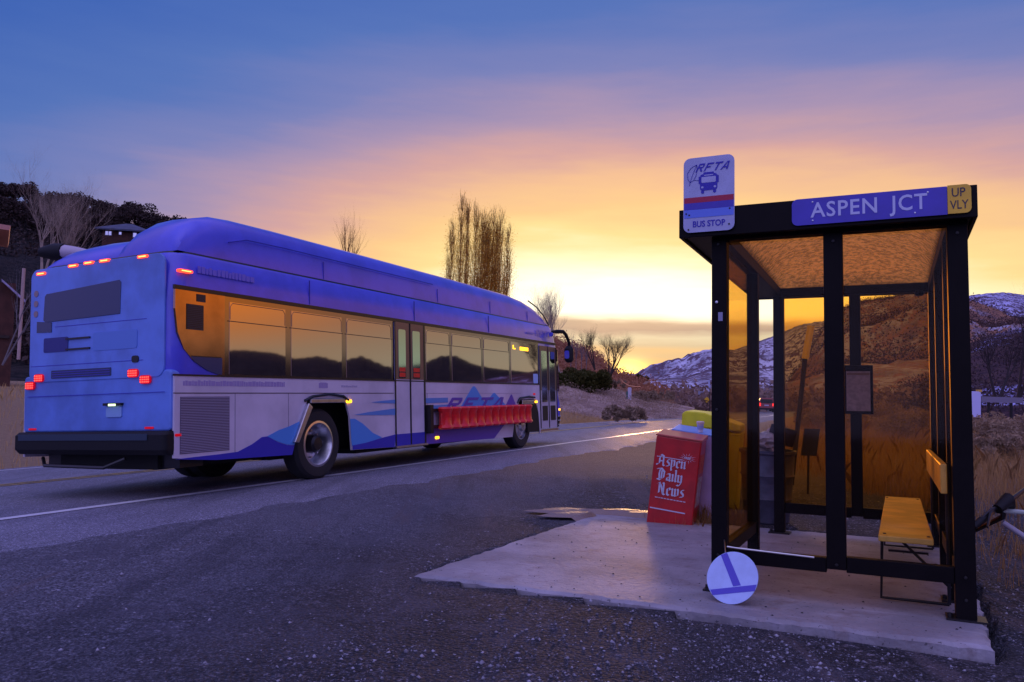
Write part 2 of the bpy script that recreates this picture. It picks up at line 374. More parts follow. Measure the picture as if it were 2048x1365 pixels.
# ------------------------------------------------------------------ ground
def ground_material():
    M = bpy.data.materials.new('ground_gravel'); M.use_nodes = True; t = M.node_tree; q = NB(t); p = t.nodes['Principled BSDF']
    pos = q.n('ShaderNodeNewGeometry').outputs['Position']
    n1 = q.noise(q.scale(pos, (1, .55, 1)), .9, 6, .6); n2 = q.noise(pos, 9, 5, .65); n3 = q.noise(pos, 70, 3, .6)
    vo = q.n('ShaderNodeTexVoronoi'); vo.inputs['Scale'].default_value = 42; t.links.new(pos, vo.inputs['Vector'])
    c = q.mix(q.mapr(n1, .38, .62), (.020, .024, .036, 1), (.070, .058, .064, 1))
    c = q.mix(q.mapr(n2, .45, .7), c, (.035, .036, .045, 1))
    c = q.mix(q.math('MULTIPLY', q.mapr(n3, .52, .68), .7), c, (.30, .27, .32, 1))
    c = q.mix(q.mapr(n3, .42, .30, 0, .85), c, (.008, .009, .012, 1))
    v2 = q.n('ShaderNodeTexVoronoi'); v2.inputs['Scale'].default_value = 55; t.links.new(pos, v2.inputs['Vector'])
    v3 = q.n('ShaderNodeTexVoronoi'); v3.inputs['Scale'].default_value = 24; t.links.new(pos, v3.inputs['Vector'])
    def chan(v): sp_ = q.n('ShaderNodeSeparateColor'); t.links.new(v.outputs['Color'], sp_.inputs[0]); return sp_.outputs[0]
    k1 = q.ramp(chan(v2), [(0, (.25,)*3), (.55, (.8,)*3), (.85, (1.5,)*3), (1, (3.6,)*3)]); k2 = q.ramp(chan(v3), [(0, (.45,)*3), (.8, (1,)*3), (.95, (1.4,)*3), (1, (3.2,)*3)])
    dt = q.n('ShaderNodeVectorMath', operation='DOT_PRODUCT'); t.links.new(pos, dt.inputs[0]); dt.inputs[1].default_value = (RTT[0], RTT[1], 0)
    lat = q.math('ADD', q.math('SUBTRACT', dt.outputs['Value'], float(BO.x*RTT[0]+BO.y*RTT[1])), q.math('ADD', q.math('MULTIPLY', q.math('SUBTRACT', q.noise(pos, .7, 5, .65), .5), 4.5), q.math('MULTIPLY', q.math('SUBTRACT', n2, .5), 1.6)))
    comp = q.mapr(lat, -5.2, -3.0)
    c = q.mix(q.math('MULTIPLY', comp, .85), c, q.mix(q.mapr(n3, .45, .62), (.070, .072, .098, 1), (.20, .20, .245, 1)))
    c = q.mix(q.mapr(lat, -3.7, -2.3, 0, .9), c, q.mix(q.mapr(n3, .42, .62), (.11, .108, .135, 1), (.27, .265, .33, 1)))
    pm = q.math('MULTIPLY', q.mapr(q.noise(pos, .55, 4, .6), .42, .60, .3, .95), q.math('SUBTRACT', 1, q.math('MULTIPLY', comp, .7))); c = q.mix(pm, c, k1, 'MULTIPLY'); c = q.mix(pm, c, k2, 'MULTIPLY')
    c = q.mix(q.mapr(q.noise(pos, 1.4, 5, .7), .50, .66, 0, .6), c, (.10, .095, .13, 1))
    mp = q.n('ShaderNodeMapping'); t.links.new(pos, mp.inputs[0]); mp.inputs['Rotation'].default_value = (0, 0, YAW); mp.inputs['Scale'].default_value = (1.6, .16, 1)
    n5 = q.noise(mp.outputs[0], 1.3, 5, .65)
    c = q.mix(q.mapr(n5, .52, .66, 0, .38), c, (.018, .020, .030, 1))
    c = q.mix(q.mapr(n5, .42, .34, 0, .6), c, (.17, .13, .14, 1))
    sx = q.n('ShaderNodeSeparateXYZ'); t.links.new(pos, sx.inputs[0])
    far = q.mapr(sx.outputs[1], 9, 16)
    c = q.mix(far, c, q.mix(n2, (.56, .38, .20, 1), (.30, .19, .11, 1)))
    t.links.new(c, p.inputs['Base Color']); p.inputs['Roughness'].default_value = .85
    bn_ = q.n('ShaderNodeBump'); bn_.inputs['Strength'].default_value = 1; bn_.inputs['Distance'].default_value = .035
    h = q.math('ADD', q.math('MULTIPLY', n2, .9), q.math('ADD', q.math('MULTIPLY', n3, .7), q.math('MULTIPLY', vo.outputs['Distance'], -1.6)))
    t.links.new(h, bn_.inputs['Height']); t.links.new(bn_.outputs[0], p.inputs['Normal']); return M
def asphalt_material(name, base, br, crack):
    M = bpy.data.materials.new(name); M.use_nodes = True; t = M.node_tree; q = NB(t); p = t.nodes['Principled BSDF']
    pos = q.n('ShaderNodeNewGeometry').outputs['Position']
    n1 = q.noise(pos, .8, 4, .6); n3 = q.noise(pos, 110, 2, .6); n4 = q.noise(pos, 25, 4, .7)
    c = q.mix(q.mapr(n1, .3, .7), (*base, 1), (*[v*.72 for v in base], 1))
    c = q.mix(q.mapr(n3, .5, .68), c, (*[v*2.2 for v in base], 1))
    c = q.mix(q.mapr(n3, .42, .3), c, (*[v*.35 for v in base], 1))
    v2 = q.n('ShaderNodeTexVoronoi'); v2.inputs['Scale'].default_value = 85; t.links.new(pos, v2.inputs['Vector'])
    sp_ = q.n('ShaderNodeSeparateColor'); t.links.new(v2.outputs['Color'], sp_.inputs[0])
    c = q.mix(1, c, q.ramp(sp_.outputs[0], [(0, (.35,)*3), (.5, (.9,)*3), (.9, (1.4,)*3), (1, (2.6,)*3)]), 'MULTIPLY')
    c = q.mix(q.mapr(n4, .50, .75, 0, .8), c, (*[v*1.7 for v in base], 1))
    mp = q.n('ShaderNodeMapping'); t.links.new(pos, mp.inputs[0]); mp.inputs['Rotation'].default_value = (0, 0, YAW); mp.inputs['Scale'].default_value = (2.2, .12, 1)
    n5 = q.noise(mp.outputs[0], 1.1, 4, .6); c = q.mix(q.mapr(n5, .50, .66, 0, .45), c, (*[v*.5 for v in base], 1)); c = q.mix(q.mapr(n5, .42, .32, 0, .4), c, (*[v*1.5 for v in base], 1))
    if crack:
        vo = q.n('ShaderNodeTexVoronoi', feature='DISTANCE_TO_EDGE'); vo.inputs['Scale'].default_value = .55
        t.links.new(q.mix(.12, pos, q.noise(pos, 3, 4, out=1)), vo.inputs['Vector'])
        c = q.mix(q.mapr(vo.outputs[0], .02, .004), c, (.008, .008, .01, 1))
    t.links.new(c, p.inputs['Base Color']); p.inputs['Roughness'].default_value = br
    bn_ = q.n('ShaderNodeBump'); bn_.inputs['Strength'].default_value = .5; bn_.inputs['Distance'].default_value = .008
    t.links.new(q.math('ADD', n3, n4), bn_.inputs['Height']); t.links.new(bn_.outputs[0], p.inputs['Normal']); return M

angs = np.concatenate([np.arange(-180, -46, 6), np.arange(-46, 50, .4), np.arange(50, 180.1, 6)])
rads = np.concatenate([[.25], .25*1.035**np.arange(1, 262)])
rads = rads[rads < 1900]; rads = np.append(rads, [2500, 5000, 9000])
A, RR = np.meshgrid(np.radians(angs), rads)
gx = RR*np.sin(A); gy = RR*np.cos(A); gzv = gz(gx, gy)
nr, na = gx.shape
V = np.stack([gx, gy, gzv], -1).reshape(-1, 3)
I = np.arange(nr*na).reshape(nr, na)
F = np.stack([I[:-1, :-1], I[:-1, 1:], I[1:, 1:], I[1:, :-1]], -1).reshape(-1, 4)
tag(rawmesh('ground', V, F, ground_material(), smooth=True), kind='structure')

def strip(name, s_arr, ta, tb, lift, m, nt_=2, drop=0):
    V = []; F = []
    s_arr = np.asarray(s_arr)
    for i, s in enumerate(s_arr):
        f = Fl(s); a_ = f+(ta(s) if callable(ta) else ta); c_ = f+(tb(s) if callable(tb) else tb)
        for j in range(nt_):
            t = a_+(c_-a_)*j/(nt_-1); x, y = from_st(s, t); V.append((x, y, float(gz(x, y, False))+(lift if not drop or j else -.02)))
    for i in range(len(s_arr)-1):
        for j in range(nt_-1):
            k = i*nt_+j; F.append((k, k+1, k+nt_+1, k+nt_))
    return tag(rawmesh(name, V, F, m, smooth=True), kind='structure')
SA = np.concatenate([np.arange(-40, 40, .22), np.arange(40, 160, 2), np.arange(160, 400, 8)])
def worn(s): return -2.15+.07*math.sin(s*1.1)+.06*math.sin(s*3.7+1)+.05*math.sin(s*9.1)+.04*math.sin(s*23)+.03*math.sin(s*51)
strip('road', SA, worn, lambda s: 7.6+.05*math.sin(s*2.1), .012, asphalt_material('asphalt', (.165, .160, .200), .62, False), 24, 1)
M_line = mat('road_paint_white', (.85, .85, .88), .35, var=.12, vs=9); M_yline = mat('road_paint_yellow', (.55, .36, .05), .45, var=.5, vs=6)
strip('fog_line', SA, -.085, .075, .018, M_line)
strip('far_fog_line', SA, 7.1, 7.2, .018, M_line)
strip('centre_line', SA, 3.78, 3.88, .018, M_yline)
strip('centre_line', SA, 4.0, 4.1, .018, M_yline)

# concrete pad: closed slab with worn edges
padm = mat('concrete', (.40, .37, .40), .65, var=.38, vs=1.2, bump=.5, bs=22)
_t = padm.node_tree; _q = NB(_t)
_p = _t.nodes['Principled BSDF']; src = _p.inputs['Base Color'].links[0].from_socket; oc = _q.n('ShaderNodeTexCoord').outputs['Object']
c = _q.mix(_q.mapr(_q.noise(oc, 38, 3, .5), .64, .70, 0, .8), src, (.05, .045, .05, 1))
c = _q.mix(_q.mapr(_q.noise(oc, 3.5, 6, .7), .50, .68, 0, .75), c, (.22, .17, .17, 1))
c = _q.mix(_q.mapr(_q.noise(_q.scale(oc, (1, 7, 1)), 1.5, 4, .6), .55, .75, 0, .5), c, (.48, .44, .50, 1))
_v = _q.n('ShaderNodeTexVoronoi', feature='DISTANCE_TO_EDGE'); _v.inputs['Scale'].default_value = .42
_t.links.new(_q.mix(.10, oc, _q.noise(oc, 4, 4, out=1)), _v.inputs['Vector'])
_t.links.new(c, _p.inputs['Base Color'])
x0, x1, y0, y1 = -1.99, 1.6, -.58, 3.2
edge = []
def seg(a_, b_, n):
    for i in range(n):
        k = i/n; edge.append((a_[0]+(b_[0]-a_[0])*k+random.uniform(-.016, .016), a_[1]+(b_[1]-a_[1])*k+random.uniform(-.022, .022)))
x1b, y0b = 1.52, -.535
seg((x0, y0), (x1b, y0b), 60); seg((x1b, y0b), (x1, y1), 60); seg((x1, y1), (x0, y1), 60); seg((x0, y1), (x0, y0), 60)
mb = MB(); n = len(edge)
ins = [(x+(-.2-x)*.016, y+(1.3-y)*.016) for x, y in edge]
mb.add([(x, y, -.3) for x, y in edge]+[(x, y, -.018) for x, y in edge]+[(x, y, 0) for x, y in ins],
       [(i, (i+1) % n, n+(i+1) % n, n+i) for i in range(n)]+[(n+i, n+(i+1) % n, 2*n+(i+1) % n, 2*n+i) for i in range(n)]+[tuple(range(2*n, 3*n))])
pad = mb.build('concrete_pad', padm); pad.matrix_world = SHM; tag(pad, kind='structure')

# gravel stones
def fnoise(x, y, oc=5, sc=1.):
    v = 0; a_ = 1; f = sc
    for o_ in range(oc): v = v+a_*np.sin(x*f*1.3+y*f*.7+o_*1.7)*np.sin(y*f*1.1-x*f*.6+o_*2.9); a_ *= .55; f *= 1.93
    return v
def pebbles(name, n, sampler, smin, smax, m):
    oc = np.array([(1, 0, 0), (-1, 0, 0), (0, 1, 0), (0, -1, 0), (0, 0, 1), (0, 0, -1)], float)
    of = np.array([(0, 2, 4), (2, 1, 4), (1, 3, 4), (3, 0, 4), (2, 0, 5), (1, 2, 5), (3, 1, 5), (0, 3, 5)])
    xy = sampler(n); n = len(xy)
    sz = smin+(smax-smin)*rng.random(n)**4
    V = oc[None]*(sz[:, None, None]*rng.uniform(.5, 1.1, (n, 6, 1))) * np.array([1, 1, .65])
    V += rng.normal(0, .15, V.shape)*sz[:, None, None]
    z = gz(xy[:, 0], xy[:, 1]) + sz*.1
    s_, t_ = st_of(xy[:, 0], xy[:, 1]); z = z+np.where(t_-Fl(s_) > -3.6, .006, 0)
    V += np.stack([xy[:, 0], xy[:, 1], z], -1)[:, None]
    F = (of[None]+6*np.arange(n)[:, None, None]).reshape(-1, 3)
    return tag(rawmesh(name, V.reshape(-1, 3), F, m), kind='stuff')
def off_pad(xy):
    p = (xy[:, 0]-SO.x)*(-st.x)+(xy[:, 1]-SO.y)*(-st.y); q = (xy[:, 0]-SO.x)*ss.x+(xy[:, 1]-SO.y)*ss.y
    return ~((p > -2.0) & (p < 1.62) & (q > -.6) & (q < 3.22))
def samp_gravel(n):
    d = 2.2*np.exp(rng.random(n)*1.75); an = rng.uniform(-.75, .75, n); xy = np.stack([d*np.sin(an), d*np.cos(an)], -1)
    s_, t_ = st_of(xy[:, 0], xy[:, 1]); k = (t_-Fl(s_) < -2.6) & off_pad(xy); pn = fnoise(xy[:, 0]*.8, xy[:, 1]*.8, 4); k &= rng.random(n) < np.clip((-(t_-Fl(s_))-2.6)/3.2, .08, 1)*np.clip(.5+.6*pn+.12*(xy[:, 0]), .06, 1)
    return xy[k]
M_peb = leafmat('pebble', (.02, .02, .03), (.52, .50, .58), 0., 8.)
pebbles('gravel', 60000, samp_gravel, .003, .017, M_peb)
def samp_big(n):
    xy = samp_gravel(n); return xy[:500]
pebbles('loose_stones', 4000, samp_big, .008, .022, M_peb)
# dark debris specks on the slab
def samp_pad(n):
    p = rng.uniform(-1.9, 1.5, n); q = rng.uniform(-.5, 3.1, n)
    return np.stack([SO.x-p*st.x+q*ss.x, SO.y-p*st.y+q*ss.y], -1)
xy = samp_pad(110)
mb = MB()
for i in range(110):
    p_ = random.uniform(-1.9, 1.5); q_ = random.uniform(-.5, 3.1)**1; r0 = random.uniform(.004, .011)
    mb.add([(p_+r0*cos(a_)*random.uniform(.6, 1.3), q_+r0*sin(a_)*random.uniform(.6, 1.3), .001) for a_ in np.linspace(0, 5.2, 6)]+[(p_, q_, r0*.8)], [(i_, (i_+1) % 6, 6) for i_ in range(6)])
o = mb.build('slab_grit', mat('grit', (.03, .025, .03), .8)); o.matrix_world = SHM; tag(o, kind='stuff')

# frozen puddle behind the slab corner, orange sky glint mixed into its colour
mb = MB(); icem = mat('ice', (.26, .18, .14), .42, bump=1., bs=22, spec=.9)
c0 = Vector((1.08, 8.95, 0)); ring = []
for lay, (f_, zz) in enumerate(((1, .0), (.8, .018), (.4, .03))):
    for i in range(28):
        an = 2*pi*i/28; rr = f_*(1+.22*sin(3*an+1)+.16*sin(7*an)); x = c0.x+rr*.85*cos(an); y = c0.y+rr*.36*sin(an)+.2*rr*cos(an)*.3
        ring.append((x, y, G(x, y)+zz+.03+random.uniform(0, .012)*(lay > 0)))
mb.add(ring+[(c0.x, c0.y, G(c0.x, c0.y)+.07)], [(l*28+i, l*28+(i+1) % 28, (l+1)*28+(i+1) % 28, (l+1)*28+i) for l in range(2) for i in range(28)]+[(56+i, 56+(i+1) % 28, 84) for i in range(28)])
tag(mb.build('ice_patch', icem, smooth=True), kind='structure')

# ------------------------------------------------------------------ bus
bus = empty('city_bus', 'blue and white city bus driving away along the road with red tail lights on', 'bus', mw=BUSM)
def loft(mb, layers, cap0=True, cap1=True):
    rings = []; k0 = len(mb.v)
    for z, s0, s1, t0, t1, r in layers:
        pts = rrect(s0, s1, t0, t1, r, 6); rings.append(len(pts)); mb.v += [(x, y, z) for x, y in pts]
    n = rings[0]
    for i in range(len(layers)-1):
        for j in range(n):
            mb.f.append((k0+i*n+j, k0+i*n+(j+1) % n, k0+(i+1)*n+(j+1) % n, k0+(i+1)*n+j)); mb.mi.append(mb.cur)
    if cap0: mb.f.append(tuple(range(k0, k0+n))[::-1]); mb.mi.append(mb.cur)
    if cap1: e = k0+(len(layers)-1)*n; mb.f.append(tuple(range(e, e+n))); mb.mi.append(mb.cur)
    return mb
mb = loft(MB(), [(1.22, .03, 12.08, .03, 2.57, .16), (1.44, .0, 12.08, .0, 2.6, .18), (2.3, .0, 11.98, .0, 2.6, .18), (2.6, .02, 11.88, .01, 2.58, .2), (2.84, .06, 11.76, .04, 2.52, .22), (2.88, .08, 11.72, .07, 2.48, .22)])
mb.build('body', M_blue, bus, smooth=True)
mb = loft(MB(), [(2.885, .10, 11.71, .09, 2.46, .22), (2.91, .12, 11.70, .10, 2.45, .22)]); mb.build('gutter', M_trimblack, bus, smooth=True)
mb = MB().box((.2, .45, .34), (11.6, 2.15, 1.215)); mb.box((2.2, .55, .3), (3.2, 2.05, .7)); mb.box((9.4, .55, .3), (10.2, 2.05, .7)); mb.box((3.6, .1, .30), (9.0, .5, .36))
mb.build('underbody', M_under, bus)
# roof fairings : outer long shell with rounded nose and tail
def shell(mb, prof_s, t0, t1, zb):
    k0 = len(mb.v); cs = 10
    for s_, h in prof_s:
        for j in range(cs+1):
            u = j/cs; an = pi*u
            e = .32
            t = (t0+t1)/2-(t1-t0)/2*math.copysign(abs(cos(an))**e if False else abs(cos(an))**.55, cos(an)); z = zb+h*abs(sin(an))**.6
            mb.v.append((s_, t, z))
    for i in range(len(prof_s)-1):
        for j in range(cs):
            k = k0+i*(cs+1)+j; mb.f.append((k, k+1, k+cs+2, k+cs+1)); mb.mi.append(mb.cur)
    mb.f.append(tuple(range(k0, k0+cs+1))); mb.mi.append(mb.cur); e = k0+(len(prof_s)-1)*(cs+1); mb.f.append(tuple(range(e, e+cs+1))[::-1]); mb.mi.append(mb.cur)
pr = [(.16, .02), (.22, .2), (.34, .36), (.55, .50), (.85, .585), (1.2, .61), (2.0, .62), (4, .62), (7, .61), (9.6, .59), (10.3, .54), (10.9, .43), (11.3, .28), (11.55, .12), (11.66, .02)]
mb = MB(); shell(mb, pr, .11, 1.15, 2.91); mb.build('roof_fairing', M_blue, bus, smooth=True)
pr2 = [(.16, .02), (.22, .12), (.34, .22), (.6, .33), (1.0, .39), (2.0, .39), (9.6, .42), (10.9, .3), (11.5, .12), (11.6, .02)]
mb = MB(); shell(mb, pr2, 1.05, 2.45, 2.91); mb.build('roof_fairing', M_blue, bus, smooth=True)
# fairing seams
for s_, h in ((2.85, .55), (6.2, .55), (8.4, .54), (10.35, .48)): MB().box((s_, .104, 2.92), (s_+.008, .115, 2.93+h*.45)).build('fairing_seam', mat('seam_blue', (.05, .05, .45), .4), bus)

mb = MB().tube([(.95, .1, 3.14), (1.25, .085, 3.22), (2.0, .09, 3.235), (6, .09, 3.235)], .008, 6); mb.build('crease', M_darkblue, bus)
mb = MB().tube([(10.4, .1, 3.40), (10.9, .1, 3.3), (11.35, .1, 3.12), (11.64, .1, 2.93)], .016, 6); mb.build('crease', M_trimblack, bus)

side = lambda p: (p[0], -.012, p[1]); side_in = lambda p: (p[0], .03, p[1])
def sp(y0): return lambda p: (p[0], y0, p[1])
def sidepoly(name, pts, m, y=-.016, th=.006, parent=bus, **k):
    mb = MB().prism(pts, sp(y), sp(y+th)); return mb.build(name, m, parent, **k)
arch_r = [(2.0, .395), (2.08, .62), (2.34, 1.155), (3.19, 1.155), (3.30, .88), (3.35, .37)]
arch_f = [(9.12, .29), (9.30, .80), (9.56, 1.09), (10.46, 1.09), (10.60, .78), (10.65, .29)]
sidepoly('side_panel', [(.02, .49), (.64, .43)]+arch_r+[(4.5, .345)]+arch_f+[(10.68, .28), (10.68, 1.43), (.02, 1.43)], M_white, -.012, .03)
mb = MB().prism([(.02, .49), (2.0, .40), (2.3, 1.15), (3.2, 1.15), (3.35, .4), (9.1, .3), (9.5, 1.1), (10.5, 1.1), (10.7, .3), (11.9, .35), (11.9, 1.43), (.02, 1.43)], sp(2.585), sp(2.615)); mb.build('side_panel', M_white, bus)
# black arch liners
for c0_, w_ in ((2.66, .72), (9.78, .78)):
    MB().box((c0_-w_, .04, .32), (c0_+w_, .44, 1.2)).f and None
for a_, c_ in ((1.95, 3.4), (9.08, 10.68)): MB().prism([(.02, 1.16), (.40, 1.16), (.40, .32), (.449, .32), (.449, 1.21), (.02, 1.21)], lambda p: (a_, p[0], p[1]), lambda p: (c_, p[0], p[1])).build('wheel_well', M_under, bus)
# front liner plate visible black behind front wheel
sidepoly('wheel_well', [(9.95, .35), (9.95, 1.05), (10.44, 1.05), (10.6, .76), (10.66, .33)], M_black, -.004, .02)
# trims of the arches
mb = MB().box((2.36, -.05, 1.085), (3.14, .01, 1.15)); mb.build('arch_trim', M_alu, bus, bevel=.01)
mb = MB().prism([(2.0, .56), (2.09, .55), (2.38, 1.03), (2.30, 1.09)], sp(-.07), sp(.0)); mb.build('arch_trim', M_alu, bus, bevel=.01)
mb = MB().tube([(2.26, -.02, 1.12), (2.4, -.05, 1.18), (2.75, -.06, 1.21), (3.1, -.05, 1.18), (3.26, -.02, 1.12)], .022, 6); mb.build('arch_trim', M_trimblack, bus)
mb = MB().tube([(9.4, -.02, 1.02), (9.5, -.05, 1.12), (9.95, -.06, 1.15), (10.3, -.05, 1.13)], .025, 6); mb.build('arch_trim', M_trimblack, bus)
mb = MB().box((9.62, -.05, .98), (10.28, .01, 1.07)); mb.build('arch_trim', M_alu, bus, bevel=.01)
# panel line
mb = MB().box((.0, -.015, 1.222), (4.5, -.0125, 1.232)); mb.build('panel_seam', M_trimblack, bus)
mb = MB().box((5.5, -.015, 1.222), (9.6, -.0125, 1.229)); mb.build('panel_seam', mat('soft_seam', (.35, .3, .4), .4), bus)
mb = MB().box((-.0, -.022, 1.425), (10.7, -.0, 1.445)); mb.build('window_sill_strip', M_trimblack, bus)
for s_ in (.95, 1.93, 5.56, 7.2): MB().box((s_, -.0142, .42 if s_ < 5 else .33), (s_+.008, -.0122, 1.22)).build('panel_joint', mat('joint_grey', (.2, .17, .24), .5), bus)
for s_ in (2.4, 5.2, 8.1): MB().box((s_, -.003, 2.49), (s_+.008, .012, 2.83)).build('panel_joint', mat('joint_blue', (.04, .04, .3), .5), bus)
# painted ridges and swooshes
D = -.0185
sidepoly('painted_hills', [(.03, .478), (.64, .425), (2.0, .392), (2.05, .52), (1.9, .53), (1.72, .58), (1.52, .665), (1.42, .66), (1.25, .58), (1.0, .5), (.7, .49), (.35, .485)], M_darkblue, D, .004)
sidepoly('painted_hills', [(1.52, .665), (1.72, .585), (1.9, .535), (2.05, .523), (2.2, .85), (1.95, .78), (1.75, .74)], M_lightblue, D, .004)
sidepoly('painted_hills', [(3.33, .50), (3.305, .84), (3.42, .84), (3.62, .76), (3.9, .6), (4.15, .52), (3.6, .44), (3.35, .43)], M_lightblue, D, .004)
sidepoly('painted_hills', [(3.36, .375), (4.5, .347), (4.53, .55), (4.2, .52), (3.7, .46), (3.36, .44)], M_darkblue, D-.003, .004)
sidepoly('painted_hills', [(4.53, .35), (5.5, .34), (5.5, .58), (4.53, .55)], M_darkblue, D, .004)
sidepoly('painted_hills', [(5.5, .335), (9.1, .285), (8.9, .56), (7.5, .59), (5.5, .60)], M_purple, D, .004)
sidepoly('painted_hills', [(8.2, .30), (9.1, .285), (9.05, .56), (8.7, .56)], M_white, D-.003, .002)
def swoosh(s0, s1, z0, z1, h):
    up = [(s0+(s1-s0)*k, z0+(z1-z0)*k+h*.5*min(1, k*2.2)**.7) for k in np.linspace(0, 1, 10)]
    dn = [(s0+(s1-s0)*k, z0+(z1-z0)*k-h*.5*min(1, k*2.2)**.7) for k in np.linspace(1, .02, 10)]
    return up+dn
sidepoly('painted_swoosh', swoosh(3.42, 6.35, .90, .96, .12), M_midblue, D, .004)
sidepoly('painted_swoosh', swoosh(3.86, 6.3, 1.085, 1.10, .09), M_midblue, D-.001, .004)
for (a_, z_) in (((6.75, 7.95, 7.35, 1.37), .93), ((7.7, 8.9, 8.25, 1.24), .93)):
    sidepoly('painted_peak', [(a_[0], z_), (a_[1], z_), (a_[2]+.08, a_[3]-.03), (a_[2], a_[3]), (a_[2]-.08, a_[3]-.03)], M_lightblue, D, .004)
sidepoly('painted_peak', [(8.75, .93), (9.35, .93), (9.12, 1.2), (9.08, 1.2)], M_purple, D-.002, .004)
block_word('logo_lettering', lambda x, y, d: (7.5+x, -.024-d, 1.02+y), 2.4, .25, 1.2, M_purple, bus)
mat('ghost_letter', (.30, .24, .62), .4)
block_word('logo_lettering', lambda x, y, d: (11.05+x, -.004-d, 2.66+y), .85, .16, .4, MATS['ghost_letter'], bus)
# smeared small lettering reads as pale dashes
ghost = MATS['ghost_letter']; gp = mat('ghost_purple', (.34, .27, .52), .4); gp2 = mat('ghost_grey', (.40, .36, .52), .4)
def dashes(name, s0, s1, z, h, m, n):
    mb = MB(); x = s0
    while x < s1:
        w_ = random.uniform(.3, 1)*(s1-s0)/n; hh = h*random.choice((.8, 1, 1, .9)); mb.box((x, -.0145, z-h/2), (min(x+w_, s1), -.0125, z-h/2+hh)); x += w_+(s1-s0)/n*.12
    mb.build(name, m, bus)
dashes('fleet_lettering', .14, 1.86, 1.345, .065, gp, 26)
dashes('fleet_lettering', 2.58, 2.78, 1.34, .08, gp, 4)
dashes('fleet_lettering', 3.1, 3.5, 1.33, .03, gp2, 6)
mb = MB()
x = .36
while x < 1.24: w_ = random.uniform(.03, .07); mb.box((x, -.004, 2.655), (x+w_, .004, 2.655+random.choice((.07, .085, .085)))); x += w_+.012
mb.build('fleet_lettering', mat('ghost_blue', (.17, .15, .68), .4), bus)
dashes('fleet_lettering', 10.05, 10.5, 2.63, .05, ghost, 8)
# window band
mb = MB().prism([(.02, 2.44), (.02, 2.2), (.06, 1.93), (.15, 1.74), (.30, 1.60), (.50, 1.50), (.70, 1.447), (.78, 1.445), (.78, 2.44)], sp(-.010), sp(.02)); mb.build('rear_quarter_panel', M_panelgl, bus)
mb = MB().prism([(.25, 1.655), (.72, 1.655), (.72, 1.665), (.245, 1.665)], sp(-.013), sp(-.0105)); mb.build('panel_seam', M_trimblack, bus)
mb = MB().prism([(.255, 1.655), (.30, 1.60), (.50, 1.50), (.68, 1.452), (.74, 1.45), (.74, 1.655)], sp(-.012), sp(-.0105)); mb.build('panel_skirt', M_rearwin, bus)
def louver(s0, s1, z0, z1, n_, name='vent'):
    mb = MB().box((s0, -.014, z0), (s1, -.011, z1))
    v = mb.build(name, M_trimblack, bus); mb = MB(); h = (z1-z0)/n_
    for i in range(n_): mb.box((s0+.01, -.019, z0+h*i+h*.15), (s1-.01, -.0145, z0+h*i+h*.5))
    mb.build('slats', mat('slat_dark', (.05, .04, .06), .5), v)
louver(.18, .44, 1.97, 2.27, 14); louver(.33, .47, 2.31, 2.40, 5)
mb = MB().box((.0, -.016, 2.425), (11.8, .01, 2.475)); mb.build('window_top_strip', M_trimblack, bus)
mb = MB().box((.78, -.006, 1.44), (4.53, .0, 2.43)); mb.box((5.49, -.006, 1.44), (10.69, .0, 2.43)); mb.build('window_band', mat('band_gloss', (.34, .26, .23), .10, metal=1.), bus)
M_winframe = mat('window_frame_line', (.03, .025, .03), .3)
for s0, s1 in ((.86, 1.88), (2.0, 3.12), (3.24, 4.45), (5.56, 6.40), (6.50, 7.70), (7.82, 9.02), (9.14, 10.6)):
    k = random.uniform(-.0012, .0012)
    w = MB().add([(s0, -.010, 1.46), (s1, -.010+k, 1.46), (s1, -.010+k, 2.36), (s0, -.010, 2.36), (s0, -.0065, 1.46), (s1, -.0065, 1.46), (s1, -.0065, 2.36), (s0, -.0065, 2.36)],
                 [(0, 1, 2, 3), (4, 7, 6, 5), (0, 4, 5, 1), (1, 5, 6, 2), (2, 6, 7, 3), (3, 7, 4, 0)]).build('window', M_glasswin, bus)
    if s0 < 9: 
        MB().box((s0-.03, -.0135, 2.115), (s1+.03, -.0107, 2.125)).build('transom', M_winframe, w)
        MB().tube([(s0+.01, -.011, 2.14), (s0+.01, -.011, 2.3), (s0+.05, -.011, 2.345), (s1-.05, -.011, 2.345), (s1-.01, -.011, 2.3), (s1-.01, -.011, 2.14)], .004, 4).build('frame', M_winframe, w)
dst = MB().prism([(9.24, 2.2), (9.38, 2.2), (9.38, 2.225), (9.29, 2.225), (9.29, 2.29), (9.24, 2.29)], sp(-.014), sp(-.0115)); dst.build('route_number', M_amber, bus); MB().box((9.62, -.014, 2.19), (10.08, -.0115, 2.27)).build('destination_sign', M_amber, bus)
MB().prism(rrect(10.34, 10.6, 1.46, 1.68, .03), sp(-.016), sp(-.0105)).build('window_sticker', mat('sticker', (.35, .55, .95), .5), bus)
